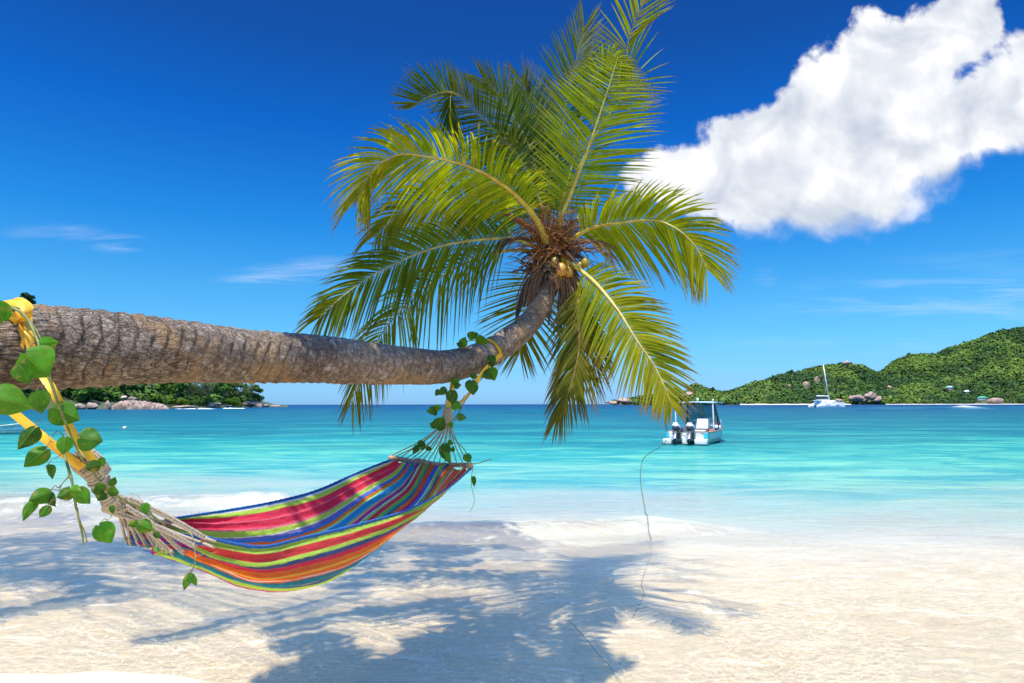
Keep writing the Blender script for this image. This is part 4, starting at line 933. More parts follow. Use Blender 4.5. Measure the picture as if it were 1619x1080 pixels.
# ------------------------------------------------------------------ motorboat moored in the shallows
def water(px_, py_):
    h0 = P(px_, py_, 1.0); d = h0 - CAM; t = -CAMH / d[2]; return CAM + d * t
wp_ = simple('white_gelcoat', (.78, .77, .72), .35, .12, 3); hullg = simple('hull_with_green_reflection', (.68, .71, .64), .4, .2, 2.5)  # hull's green tone is water reflection and shade put into its colour
dkp = simple('dark_engine_paint', (.055, .065, .085), .3, .3, 6); grp = simple('grey_cowl_trim', (.55, .57, .60), .35, .2, 6); redp = simple('red_trim', (.45, .03, .02), .4)
teal = simple('turquoise_paint', (.04, .42, .50), .45, .2, 5); tan = simple('tan_deck', (.46, .28, .17), .6, .3, 6); anti = simple('dark_antifouling', (.035, .03, .03), .7, .3, 5)
stee = simple('steel_tube', (.62, .66, .66), .35, .1, 5, metal=.3); canv = simple('pale_blue_canopy', (.50, .66, .72), .6, .15, 4); crm = simple('cream_bulkhead', (.66, .60, .50), .5, .15, 4)
k = NT('tinted_windscreen'); g = k.n('ShaderNodeBsdfPrincipled', {'Base Color': (.04, .12, .17, 1), 'Roughness': .08, 'Alpha': .45}); MAT['glass'] = k.out(g.outputs[0])
def hullmesh(L_, beam, free, draft, bowrise=.35, n=24, sternw=.88, flare=.12, fine=2.2):
    """boat hull, stern at y=0, bow at y=L; rows of section points port->starboard"""
    rows = []
    for i in range(n):
        t = i / (n - 1); wv = beam / 2 * (sternw + (1 - sternw) * math.sin(min(t * 2.2, 1) * PI / 2)) * (1 - max(0, (t - .35) / .65) ** fine)
        zt = free + bowrise * t ** 2; kz = -draft * (1 - max(0, (t - .6) / .4) ** 2.5) + (zt - .02) * max(0, (t - .86) / .14) ** 2
        ch = wv * (1 - flare); y = t * L_
        sec = [(-wv, zt), (-wv * .97, zt * .55 + .0), (-ch, .0 + .12 * t), (-ch * .5, kz * .55), (0, kz), (ch * .5, kz * .55), (ch, .12 * t), (wv * .97, zt * .55), (wv, zt)]
        rows.append([(x, y, z) for x, z in sec])
    return np.array(rows)
b0 = water(1086, 703); boat = empty('motorboat', (b0[0], b0[1], 0), -math.radians(28), label='open white motorboat with canopy and two dark outboard engines moored in the shallows', cat='motorboat')
H = hullmesh(6.4, 2.05, .62, .22, .32)
def loc(mb, name, mat, root=boat, **kw): return mb.build(name, mat, root, world=False, **kw)
mb = MB(); mb.add(*grid(H)); tr0 = H[0]; mb.add(tr0[[0, 1, 2, 3, 4, 5, 6, 7, 8]], [list(range(9))])
hu = loc(mb, 'hull', hullg, smooth=True)
mb = MB(); w2 = H.copy(); w2 = w2[:, [2, 3, 4, 5, 6]]; w2[..., 0] *= 1.01; w2[..., 2] -= .004; w2[:, [0, -1], 2] += .05; mb.add(*grid(w2)); mb.add(w2[0] + [0, -.004, 0], [[0, 1, 2, 3, 4]]); loc(mb, 'waterline_band', anti, hu)
mb = MB()
for j in (0, 8): addtube(mb, H[:, j] + [0, 0, .01], .035, 8)
addtube(mb, [H[0, 0] + [0, 0, .01], H[0, 0] * [.75, 1, 1] + [0, 0, .01]], .035, 8); addtube(mb, [H[0, 8] + [0, 0, .01], H[0, 8] * [.75, 1, 1] + [0, 0, .01]], .035, 8)
loc(mb, 'gunwale', simple('brown_rub_rail', (.40, .24, .16), .6, .2, 8), hu)
# deck inside, bulkhead, foredeck
mb = MB(); n = 24; d_ = H[:, [0, 8]].copy(); d_[..., 0] *= .96; d_[..., 2] = .22; mb.add(*grid(d_[:15])); loc(mb, 'deck', tan)
mb = MB(); d_ = H[13:, [0, 8]].copy(); d_[..., 0] *= .98; d_[..., 2] += -.02
dm = np.stack([d_[:, 0], (d_[:, 0] + d_[:, 1]) / 2 + [0, 0, .06], d_[:, 1]], 1); mb.add(*grid(dm)); loc(mb, 'foredeck', wp_)
mb = MB(); box(mb, (-.80, 2.5, .2), (.80, 2.58, .92)); loc(mb, 'bulkhead', crm, bevel=.015)
mb = MB(); box(mb, (.02, 2.42, .24), (.05, 2.49, .86)); box(mb, (-.62, 2.44, .30), (-.05, 2.49, .80)); loc(mb, 'locker_door', simple('pale_locker', (.60, .56, .50), .5, .1, 6), bevel=.006)
mb = MB(); box(mb, (.02, 1.75, .75), (.62, 2.35, 1.30), taper=.86, shear=(.02, .06)); loc(mb, 'helm_console', wp_, bevel=.03)
mb = MB(); box(mb, (.10, 1.25, .22), (.55, 1.6, .62)); box(mb, (.08, 1.2, .62), (.57, 1.65, .70)); loc(mb, 'seat', wp_, bevel=.02)
mb = MB(); box(mb, (-.75, .35, .22), (-.30, .75, .52)); box(mb, (.62, .3, .22), (.88, 1.6, .5)); loc(mb, 'storage_box', crm, bevel=.02)
mb = MB(); box(mb, (.66, 1.7, .5), (.86, 1.95, .62)); box(mb, (.60, 2.0, .5), (.80, 2.4, .72)); loc(mb, 'cushion', simple('orange_cushion', (.55, .22, .10), .7), bevel=.02)
# stern platforms with the engines between
mb = MB(); box(mb, (-1.02, -.42, .04), (-.62, .02, .30)); box(mb, (.45, -.42, .04), (1.0, .02, .30)); box(mb, (-.12, -.38, .04), (.12, .02, .28)); loc(mb, 'stern_platform', wp_, bevel=.02)
mb = MB(); box(mb, (-1.0, -.40, -.03), (-.63, .0, .05)); box(mb, (.46, -.40, -.03), (.99, .0, .05)); box(mb, (-.6, .0, -.04), (.44, .06, .2)); loc(mb, 'platform_base', anti)
mb = MB(); box(mb, (-.98, -.03, .30), (-.70, .03, .62)); box(mb, (-.93, -.045, .36), (-.76, -.032, .52)); box(mb, (.78, -.03, .30), (.98, .03, .64)); loc(mb, 'corner_panel', teal, bevel=.01)
mb = MB(); box(mb, (-.66, -.01, .2), (.76, .05, .40)); loc(mb, 'transom', wp_, bevel=.01)
for x in (.9, -.86):
    mb = MB(); addtube(mb, [(x, -.41, .12), (x, -.42, .20), (x, -.44, .22)], .012, 6); loc(mb, 'cleat', stee)
# canopy: roof, posts, windscreen frame, tinted panes
mb = MB(); 
for j in (0, 1):
    pass
th_ = np.linspace(-1, 1, 13); yy_ = np.linspace(1.55, 3.75, 10)
roof = np.array([[(x * .98, y, 2.20 + .04 * (1 - x * x) - .02 * ((y - 2.6) / 1.1) ** 2) for x in th_] for y in yy_])
mb.add(*grid(roof)); rb = roof.copy(); rb[..., 2] -= .05; mb.add(*grid(rb[:, ::-1]))
ed = [np.concatenate([roof[0][:, None], rb[0][:, None]], 1), np.concatenate([rb[-1][:, None], roof[-1][:, None]], 1), np.concatenate([rb[:, 0][:, None], roof[:, 0][:, None]], 1), np.concatenate([roof[:, -1][:, None], rb[:, -1][:, None]], 1)]
for q in ed: mb.add(*grid(q))
loc(mb, 'canopy_roof', canv)
mb = MB(); addtube(mb, [(.1, 2.0, 2.28), (.1, 2.0, 2.42)], .045, 10); addtube(mb, [(.93, 1.6, 2.2), (.93, 1.6, 2.36)], .03, 8); loc(mb, 'navigation_light', wp_)
for x in (-.92, .92):
    mb = MB(); addtube(mb, cr([(x * 1.0, 1.65, .62), (x, 1.62, 1.2), (x * .99, 1.60, 2.2)], 8), .032, 8); loc(mb, 'canopy_post', wp_)
    mb = MB(); addtube(mb, cr([(x * .85, 3.5, .75), (x * .80, 3.3, 1.5), (x * .72, 3.05, 2.2)], 8), .03, 8); loc(mb, 'canopy_post', simple('dark_frame', (.03, .05, .06), .5))
def wsx(z): return .86 - .16 * (z - .95) / 1.25
def wsy(z): return 3.45 - .36 * (z - .95) / 1.25
mb = MB()
for x0 in (-1, -.05, .05, 1):
    addtube(mb, [(x0 * wsx(.95), wsy(.95), .95), (x0 * wsx(2.18), wsy(2.18), 2.18)], .045 if abs(x0) < .5 else .035, 4)
for z in (.95, 1.42, 2.17): addtube(mb, [(-wsx(z), wsy(z), z), (wsx(z), wsy(z), z)], .028, 4)
loc(mb, 'windscreen_frame', simple('grey_frame', (.26, .33, .32), .5, .2, 5))
for a_, b_ in ((-1, -.05), (.05, 1)):
    for z0, z1 in ((.97, 1.40), (1.44, 2.14)):
        mb = MB(); V_ = [(a_ * wsx(z0), wsy(z0), z0), (b_ * wsx(z0), wsy(z0), z0), (b_ * wsx(z1), wsy(z1), z1), (a_ * wsx(z1), wsy(z1), z1)]
        V_ = V_ + [(x, y + .012, z) for x, y, z in V_]; mb.add(V_, [(0, 1, 2, 3), (7, 6, 5, 4), (0, 4, 5, 1), (1, 5, 6, 2), (2, 6, 7, 3), (3, 7, 4, 0)]); loc(mb, 'pane', MAT['glass'])
mb = MB()
rp = [H[i, 8] * [.94, 1, 1] + [0, 0, .34 * min(1, (i - 12) / 3)] for i in range(12, 24)] ; rp2 = [p * [-1, 1, 1] for p in rp[::-1]]
addtube(mb, cr(rp + rp2, 60), .016, 6)
for i in (14, 17, 20, 22):
    for s_ in (1, -1): q = H[i, 8] * [.94 * s_, 1, 1]; addtube(mb, [q, q + [0, 0, .34]], .014, 6)
loc(mb, 'bow_rail', stee)
# a tilted-up outboard with all its parts; the second is a copy
def engine(x):
    m = np.array(Matrix.Rotation(math.radians(-38), 3, 'X'))
    mb = MB(); V_, F_ = ico(4); sgn = np.sign(V_); W = sgn * np.abs(V_) ** .72 * [.185, .29, .25]; W[:, 2] += .10 * np.clip(V_[:, 1], -1, 1) * 0 
    W[:, 0] *= 1 - .18 * np.clip(V_[:, 2], 0, 1); piv = np.array([x, -.20, .86])
    tr2 = lambda q: np.asarray(q) @ m.T + piv
    mb.add(tr2(W), F_); co = loc(mb, 'outboard_cowl', dkp)
    mb = MB(); W2 = W * [1.03, 1.02, 1.03]; W2 = W2[:]; 
    t = np.linspace(-.95, .95, 20)
    for z0, z1, s_ in ((-.06, .07, 1.04),):
        a_ = np.linspace(0, 2 * PI, 40); rr_ = []
        for z in (z0, z1):
            c_, s2_ = np.cos(a_), np.sin(a_); rr_.append(np.stack([np.sign(c_) * np.abs(c_) ** .72 * .19, np.sign(s2_) * np.abs(s2_) ** .72 * .297, np.full(40, z)], 1))
        mb.add(tr2(np.stack(rr_, 0).reshape(-1, 3)), grid(np.stack(rr_, 0))[1])
    a_ = loc(mb, 'cowl_stripe', grp, co)
    mb = MB(); box(mb, (-.10, -.30, -.02), (.10, -.285, .12)); 
    for v in mb.V: v[:] = tr2(v)
    loc(mb, 'cowl_badge', simple('white_badge', (.75, .75, .78), .4), co, bevel=.004)
    mb = MB(); box(mb, (-.09, -.12, -.78), (.09, .13, -.20)); 
    for v in mb.V: v[:] = tr2(v)
    loc(mb, 'leg', dkp, co, bevel=.03)
    mb = MB(); addtube(mb, tr2(cr([(0, -.24, -.82), (0, .0, -.84), (0, .2, -.82)], 12)), np.array([.02, .05, .062, .07, .07, .07, .07, .065, .06, .05, .04, .02]), 10); box_ = MB()
    loc(mb, 'gearcase', dkp, co)
    mb = MB()
    for q in range(3):
        an = q * 2 * PI / 3; r_ = np.linspace(.03, .16, 6); ww = np.array([.03, .06, .075, .07, .05, .01])
        c_ = np.stack([np.cos(an) * r_, np.full(6, -.29), -.82 + np.sin(an) * r_], 1); pw = np.array([-np.sin(an), .5, np.cos(an)])
        st_ = np.stack([c_ - pw * ww[:, None], c_ + pw * ww[:, None], c_ + pw * ww[:, None] + [0, .008, 0], c_ - pw * ww[:, None] + [0, .008, 0], c_ - pw * ww[:, None]], 1); st_ = tr2(st_.reshape(-1, 3)).reshape(6, 5, 3); mb.add(*grid(st_))
    loc(mb, 'propeller', stee, co)
    mb = MB(); box(mb, (x - .13, -.16, .30), (x + .13, .0, .62)); loc(mb, 'mount_bracket', dkp, co, bevel=.02)
for x in (-.42, .24): engine(x)
mb = MB(); 
for q, r_ in (((-.72, -.12, .56), .10), ((-.68, -.15, .42), .11), ((-.66, -.2, .3), .08), ((-.06, -.12, .50), .08), ((.06, -.2, .38), .09), ((-.1, -.2, .33), .10)): blob(mb, q, r_, 2, .12, 2)
loc(mb, 'fender', simple('white_fender', (.72, .70, .62), .5, .2, 6))
mb = MB(); addtube(mb, [(-.95, .05, .6), (-.97, -.05, 1.15)], .018, 6); loc(mb, 'boat_hook', dkp)

boat.scale = (.95, .95, .86)
# mooring line from the boat's quarter to the sand
pts = [b0 + [-.95, -.2, .25], water(1048, 704) + [0, 0, .02], water(1036, 712) + [0, 0, .02], water(1026, 717) + [0, 0, .02], water(1016, 728) + [0, 0, .02], water(1013, 745) + [0, 0, .02], water(1013, 765) + [0, 0, .02], water(1017, 790) + [0, 0, .02],
       water(1021, 815) + [0, 0, .04], water(1023, 833) + [0, 0, .12], water(1030, 856) + [0, 0, .03]]
pts2 = [water(1030, 858), water(1014, 905), water(1018, 925), water(1000, 965), water(908, 985), water(925, 1010), water(962, 1050), water(985, 1085)]
mb = MB(); p = cr(pts, 300); z_, _f = sea(p[:, 0], p[:, 1]); p[:, 2] = np.where(np.arange(300) > 25, z_ + .012, p[:, 2]); addtube(mb, p, np.interp(np.arange(300), [0, 60, 300], [.012, .010, .005]), 6)
p = cr([pts[-1]] + pts2[1:4], 90); p[:, 2] = zsand(p[:, 0], p[:, 1]) + .006; addtube(mb, p, .0035, 6)
mr = mb.build('mooring_rope', simple('wet_green_rope', (.07, .10, .06), .8, .4, 20)); tag(mr, 'thin dark mooring rope running from the motorboat over the shallows to the sand', 'rope')
pa = water(925, 1010); mb = MB(); p = cr([water(903, 985), water(925, 1010), water(948, 1038), water(962, 1052), water(985, 1085)], 120); p[:, 2] = np.maximum(zsand(p[:, 0], p[:, 1]), sea(p[:, 0], p[:, 1])[0]) + .008
rope(mb, p, .004); tag(mb.build('rope_end', simple('green_white_rope', (.25, .36, .22), .8, .5, 60)), 'short pale green rope lying in the wash at the bottom middle', 'rope')
blob_p = water(1048, 703); mb = MB(); blob(mb, blob_p + [0, 0, .03], .07, 2, .1, 3); tag(mb.build('mooring_float', simple('dark_float', (.06, .07, .04), .6)), 'small dark float on the mooring rope beside the motorboat', 'float')

# ------------------------------------------------------------------ rowing boat at the left edge, buoy
r0 = water(14, 686); dgh = empty('rowing_boat', (r0[0] - 1.2, r0[1], 0), math.radians(-78), label='small pale green rowing boat half out of frame at the left edge', cat='rowing boat')
H2 = hullmesh(3.0, 1.15, .42, .15, .25, 18)
H2[:, :, 1] -= 1.0
mb = MB(); mb.add(*grid(H2)); mb.add(H2[0], [list(range(9))]); loc(mb, 'hull', simple('pale_sea_green_hull', (.42, .62, .58), .5, .2, 4), dgh)
mb = MB(); [addtube(mb, H2[:, j], .035, 8) for j in (0, 8)]; addtube(mb, [H2[0, 0], H2[0, 8]], .035, 8); loc(mb, 'gunwale', simple('cream_rim', (.72, .64, .46), .6), dgh)
mb = MB(); d_ = H2[:, [0, 8]].copy(); d_[..., 0] *= .94; d_[..., 2] = .12; mb.add(*grid(d_)); loc(mb, 'floor', simple('tan_floor', (.45, .33, .2), .7), dgh)
for y in (.2, 1.0):
    mb = MB(); box(mb, (-.5, y - 1.0 + .2, .28), (.5, y - .8 + .25, .32)); loc(mb, 'thwart', simple('worn_plank', (.5, .38, .25), .7), dgh, bevel=.005)
bu = water(197, 678); by_ = empty('buoy', (bu[0], bu[1], 0), label='small cream and dark mooring buoy floating beyond the vine', cat='buoy')
mb = MB(); V_, F_ = ico(3); mb.add(V_ * [.15, .15, .13] + [0, 0, .06], F_); loc(mb, 'float', simple('cream_float', (.75, .62, .38), .5), by_)
mb = MB(); V_, F_ = ico(3); mb.add(V_ * [.154, .154, .09] + [0, 0, -.02], F_); loc(mb, 'base', dkp, by_)

# ------------------------------------------------------------------ catamaran at anchor in front of the far shore
D0 = 360.0; cw = P(1309, 643, D0); cat = empty('catamaran', (cw[0], cw[1], 0), math.radians(-78), label='white sailing catamaran with one tall mast at anchor before the wooded hill', cat='catamaran')
def cl(mb, name, mat, root=cat, **kw): return mb.build(name, mat, root, world=False, **kw)
wht = simple('bright_white_hull', (.93, .93, .92), .6, .05, .5)
# local: y forward (bow), x to starboard. length 16.5, stern at -8.7
for sx_ in (-3.3, 3.3):
    rows = []
    for i in range(22):
        t = i / 21; y = -8.7 + 16.2 * t; wv = 1.0 * (.75 + .25 * math.sin(min(t * 3, 1) * PI / 2)) * (1 - max(0, (t - .55) / .45) ** 2.2 * .93)
        zt = np.interp(t, [0, .03, .10, .14, .2, 1], [.6, .7, 1.3, 1.7, 2.2, 2.5]); 
        rows.append([(sx_ - wv * .95, y, zt), (sx_ - wv, y, .8), (sx_ - wv * .8, y, 0), (sx_, y, -.6), (sx_ + wv * .8, y, 0), (sx_ + wv, y, .8), (sx_ + wv * .95, y, zt), (sx_ - wv * .95, y, zt)])
    R_ = np.array(rows); mb = MB(); mb.add(*grid(R_)); mb.add(R_[0][:7], [list(range(7))]); mb.add(R_[-1][:7], [list(range(7))[::-1]]); hh = cl(mb, 'hull', wht, smooth=False)
    mb = MB(); 
    for y0 in (-4.2, 1.5):
        for s_ in (-1, 1): box(mb, (sx_ + s_ * .99 - .03, y0, 1.05), (sx_ + s_ * .99 + .03, y0 + 2.2, 1.3))
    cl(mb, 'hull_window', dkp, hh)
mb = MB(); box(mb, (-3.3, -6.5, 1.1), (3.3, 3.0, 1.85)); cl(mb, 'bridgedeck', wht, bevel=.1)
mb = MB(); box(mb, (-3.6, -5.6, 1.80), (3.6, 3.2, 3.45), taper=.88, shear=(0, -.4)); ch_ = cl(mb, 'cabin', wht, bevel=.15)
mb = MB(); 
for s_ in (-1, 1):
    for y0, y1 in ((-4.6, -3.0), (.6, 2.4)):
        V_ = [(s_ * 3.52, y0, 2.4), (s_ * 3.52, y1, 2.4), (s_ * 3.36, y1 - .25, 2.95), (s_ * 3.36, y0 - .1, 2.95)]; V_ += [(x - s_ * .1, y, z) for x, y, z in V_]
        mb.add(V_, [(0, 1, 2, 3), (4, 7, 6, 5), (0, 4, 5, 1), (1, 5, 6, 2), (2, 6, 7, 3), (3, 7, 4, 0)])
cl(mb, 'cabin_window', dkp, ch_)
mb = MB(); box(mb, (-2.9, -7.0, 3.45), (2.9, 1.2, 3.65)); cl(mb, 'flybridge_deck', wht, bevel=.08)
mb = MB(); box(mb, (-2.0, -5.6, 3.6), (2.0, -1.2, 4.35)); cl(mb, 'flybridge_seats', simple('grey_seats', (.45, .46, .48), .6), bevel=.1)
mb = MB(); box(mb, (-2.3, -5.9, 5.15), (2.3, -.9, 5.35)); 
for x in (-2, 2):
    for y in (-5.6, -1.2): addtube(mb, [(x, y, 3.6), (x, y, 5.2)], .07, 6)
cl(mb, 'bimini', simple('dark_bimini', (.05, .06, .09), .7))
MT = np.array([0, -1.7, 22.3]); MBs = np.array([0, .9, 3.4])
mb = MB(); addtube(mb, [MBs, MT], .20, 8); cl(mb, 'mast', wht)
mb = MB(); addtube(mb, [(0, .8, 5.8), (0, -6.4, 5.9)], .28, 8); cl(mb, 'boom', wht)
mb = MB(); addtube(mb, [MT * [1, 1, .93], (0, 7.2, 2.2)], .05, 5); 
for x in (-3.4, 3.4): addtube(mb, [MT * [1, 1, .93], (x, -.8, 2.0)], .035, 5); addtube(mb, [MT * [1, 1, .68], (x, .2, 2.0)], .03, 5)
cl(mb, 'rigging', simple('grey_wire', (.25, .27, .28), .5))
mb = MB()
for s_ in (-3.3, 3.3): addtube(mb, cr([(s_ * 1.25, -6, 2.5), (s_ * 1.25, 2, 2.7), (s_, 7.2, 2.7)], 12), .03, 5); [addtube(mb, [(s_ * 1.25, y, 1.8), (s_ * 1.25, y, 2.6)], .03, 5) for y in (-5, -2, 1, 4)]
cl(mb, 'guard_rail', stee)
mb = MB(); addtube(mb, [(-3.3, 7.3, 1.9), (3.3, 7.3, 1.9)], .14, 6); cl(mb, 'cross_beam', wht)

# ------------------------------------------------------------------ far hills on the right, wooded headland on the left
MAT['canopy'] = None
def canopy_mat(name):
    k = NT(name); c = k.att(); n = k.noise(k.pos(), .35, 5, .7); n2 = k.noise(k.pos(), .05, 3)
    c = k.mix(k.math('MULTIPLY', k.rng(n, .35, .7), .6), c, k.mix(1.0, c, (.45, .5, .5), 'MULTIPLY'))
    return k.out(k.n('ShaderNodeBsdfPrincipled', {'Base Color': c, 'Roughness': .8, 'Specular IOR Level': .15, 'Normal': k.bump(n, 1.2)}).outputs[0])
MAT['canopy'] = canopy_mat('hill_canopy')
k = NT('hill_earth'); n = k.noise(k.pos(), .03, 5); MAT['earth'] = k.out(k.n('ShaderNodeBsdfPrincipled', {'Base Color': k.mix(n, (.03, .055, .015), (.09, .10, .035)), 'Roughness': .95}).outputs[0])
k = NT('granite'); n = k.noise(k.obj(), .22, 6, .65, .4); n2 = k.noise(k.map(k.obj(), scale=(1, 1, .22)), .9, 5, .7, .5); n3 = k.noise(k.obj(), 2.5, 4)
c = k.ramp(n, [(.35, (.15, .11, .09)), (.5, (.36, .24, .17)), (.65, (.55, .40, .28))]); c = k.mix(k.math('MULTIPLY', k.rng(n2, .5, .7), .75), c, (.10, .075, .07))
MAT['granite'] = k.out(k.n('ShaderNodeBsdfPrincipled', {'Base Color': c, 'Roughness': .85, 'Normal': k.bump(k.math('ADD', n2, n3), .3)}).outputs[0])

SKY_R = [(940, 640), (955, 638), (975, 634), (1000, 629), (1040, 622), (1080, 612), (1100, 607), (1118, 614), (1140, 620), (1160, 618), (1180, 610), (1200, 605), (1230, 598), (1260, 587), (1290, 578), (1310, 574), (1345, 574), (1365, 581), (1382, 588), (1400, 582), (1420, 570), (1450, 562),
         (1480, 560), (1500, 550), (1530, 541), (1560, 528), (1590, 524), (1619, 521), (1700, 512), (1800, 500), (1950, 520), (2200, 610), (2300, 640)]
uu_ = np.array([UV(x, y)[0] for x, y in SKY_R]); ee_ = np.array([UV(x, y)[1] for x, y in SKY_R])
def hillR(x, y):
    u_ = x / y; E = np.interp(u_, uu_, ee_, left=-.01, right=-.01)
    D0_ = 1400 + 60 * np.sin(u_ * 14) + 25 * fbm(u_ * 30, u_ * 0, o=3, seed=81); W_ = 640.0
    t = np.clip((y - D0_) / W_, 0, 2)
    prof = np.where(t < 1, np.sin(np.clip(t, 0, 1) * PI / 2) ** .9, np.cos(np.clip(t - 1, 0, 1) * PI / 2))
    hmax = np.maximum(CAMH + E * (D0_ + W_ * .9) - 9, 0)
    z = hmax * prof * (1 + .10 * fbm(x / 120, y / 120, o=4, seed=82) * np.clip(t * 2, 0, 1)) + hmax * .18 * fbm(x / 90, y / 200, o=3, seed=84) * np.sin(np.clip(t, 0, 1) * PI)
    z = z - 12 * np.exp(-((u_ - UV(1392, 600)[0]) / .012) ** 2) * np.clip(t, 0, 1)
    return np.where(y > D0_, np.maximum(z, 1.0 * (hmax > 0)), -3 + 0 * x), D0_
us = np.linspace(UV(935, 640)[0], UV(2290, 640)[0], 520); Ds = np.linspace(1300, 2500, 140)
U2, D2 = np.meshgrid(us, Ds); X = U2 * D2; Z, _ = hillR(X, D2)
mb = MB(); mb.add(*grid(np.stack([X, D2, Z], -1))); tag(mb.build('far_hills', MAT['earth']), kind='structure')
# tree canopy covering the hills: thousands of lumpy crowns as one mass
V0, F0 = ico(2); vars_ = []
for s_ in range(8):
    d = 1 + .42 * fbm(V0[:, 0] * 1.9 + s_ * 5, V0[:, 1] * 1.9, V0[:, 2] * 1.9, 3, 90 + s_); vars_.append(V0 * d[:, None] * [1, 1, .85])
def scatter(cands, rad, seed, cols):
    rg = np.random.default_rng(seed); Vs, Fs, Cs = [], [], []; n0 = 0
    for i, (x, y, z) in enumerate(cands):
        r_ = rg.uniform(*rad) * (1.25 if rg.random() < .12 else 1); a_ = rg.uniform(0, 2 * PI); V_ = vars_[rg.integers(8)]; c_, s_ = math.cos(a_), math.sin(a_)
        W = np.stack([V_[:, 0] * c_ - V_[:, 1] * s_, V_[:, 0] * s_ + V_[:, 1] * c_, V_[:, 2] * rg.uniform(.8, 1.35)], 1) * r_ + [x, y, z + r_ * .45]
        m = rg.random(); cc_ = np.array(cols[rg.integers(len(cols))]) * rg.uniform(.7, 1.25)
        Vs.append(W); Fs.append(F0 + n0); Cs.append(np.tile(cc_, (len(W), 1))); n0 += len(W)
    mb = MB(); mb.V = Vs; mb.F = Fs; mb.C = Cs; mb.n = n0; return mb
def clumps(cands, rad, seed, cols, nq, ls):
    # each crown is a dome of leaf-clump faces
    rg = np.random.default_rng(seed); c = np.array(cands); n = len(c); r_ = rg.uniform(*rad, n) * np.where(rg.random(n) < .12, 1.5, 1)
    d = rg.normal(size=(n, nq, 3)); d[..., 2] = np.abs(d[..., 2]) * 1.1 - .25; d = nrm(d); rr = r_[:, None] * rg.uniform(.72, 1.05, (n, nq))
    p = c[:, None] + d * rr[..., None] * [1, 1, .9] + np.array([0, 0, 1.0]) * (r_ * .35)[:, None, None]; nn_ = nrm(d + .18 * rg.normal(size=d.shape)); u1 = rg.normal(size=d.shape); u1 = nrm(u1 - nn_ * np.sum(u1 * nn_, -1, keepdims=True)); u2 = np.cross(nn_, u1)
    s_ = (ls * r_)[:, None, None] * rg.uniform(.6, 1.35, (n, nq, 1)); Q = np.stack([p - u1 * s_, p - u2 * s_ * .8, p + u1 * s_, p + u2 * s_ * .8], 2).reshape(-1, 3)
    tn = np.clip(.5 + 1.7 * fbm(c[:, 0] / 70, c[:, 1] / 110, o=4, seed=19) + rg.normal(0, .14, n), 0, .999); cc = np.array(cols)[np.argsort([sum(q) for q in cols])][(tn * len(cols)).astype(int)] * rg.uniform(.8, 1.2, (n, 1)); cc = np.repeat(cc[:, None] * rg.uniform(.88, 1.12, (n, nq, 1)), 4, axis=1).reshape(-1, 3)
    mb = MB(); mb.add(Q, np.arange(len(Q)).reshape(-1, 4), cc); return mb
rg = np.random.default_rng(5); CG = [(.05, .105, .018), (.065, .135, .018), (.10, .175, .022), (.042, .09, .022), (.13, .20, .028), (.075, .12, .03)]
holes = [(1275, 608, 9, 8), (1292, 601, 6, 9), (1248, 612, 5, 5), (1372, 630, 20, 5), (1408, 614, 6, 5), (1502, 616, 9, 5), (1529, 621, 6, 4), (1556, 631, 14, 6), (1575, 634, 14, 6), (980, 632, 16, 5), (1085, 622, 14, 10), (1327, 634, 8, 5), (1338, 573, 7, 3)]
NC = 24000
u_ = rg.uniform(us[0], UV(1680, 600)[0], NC); y_ = 1400 + 60 * np.sin(u_ * 14) - 25 + 700 * rg.random(NC) ** 1.15; x_ = u_ * y_; z_, d0_ = hillR(x_, y_)
q_ = (np.stack([x_, y_, z_ + 4], 1) - CAM) @ R3; ppx, ppy = 809.5 + F * q_[:, 0] / -q_[:, 2], 540 - F * q_[:, 1] / -q_[:, 2]
ok = (z_ >= .4) & (y_ > d0_ + 1)
for hx, hy, hr, hs in holes: ok &= ((ppx - hx) / hr) ** 2 + ((ppy - hy) / hs) ** 2 >= 1
cand = np.stack([x_, y_, z_], 1)[ok][:18000]
tag(clumps(cand, (3.0, 7.0), 6, CG, 26, .34).build('hill_forest', MAT['canopy'], color=True, smooth=False), 'dense green tropical forest covering the hills across the bay', 'forest', kind='stuff')
# beach strips under the hills
def strip(pxs, name, label, wid=10, h=1.6):
    mb = MB(); p = []
    for x in np.linspace(pxs[0], pxs[1], 30):
        u_ = UV(x, 640)[0]; _, d0 = hillR(np.array([u_ * 1400.]), np.array([1400.])); y = d0[0] - 8; p.append([(u_ * y, y - 4, -.4), (u_ * y, y, h * .8), (u_ * (y + wid), y + wid, h), (u_ * (y + wid * 2), y + wid * 2, h + 1)])
    mb.add(*grid(np.array(p))); tag(mb.build(name, simple('far_beach_sand', (.72, .64, .5), .9, .1, .05)), kind='structure')
strip((1170, 1345), 'far_beach', ''); strip((1400, 1619), 'far_beach', '', h=1.0)
def onhill(px_, y, dz=0):
    u_ = UV(px_, 600)[0]; z, d0 = hillR(np.array([u_ * y]), np.array([y])); return np.array([u_ * y, y, z[0] + dz])
def athill(px_, py_):
    """first point of the hill met by the sight line through (px,py)"""
    for y in np.arange(1380, 2100, 6.0):
        q = P(px_, py_, y); z, _ = hillR(np.array([q[0]]), np.array([q[1]]))
        if z[0] > 0 and q[2] <= z[0] + .5: return q
    return P(px_, py_, 1420)
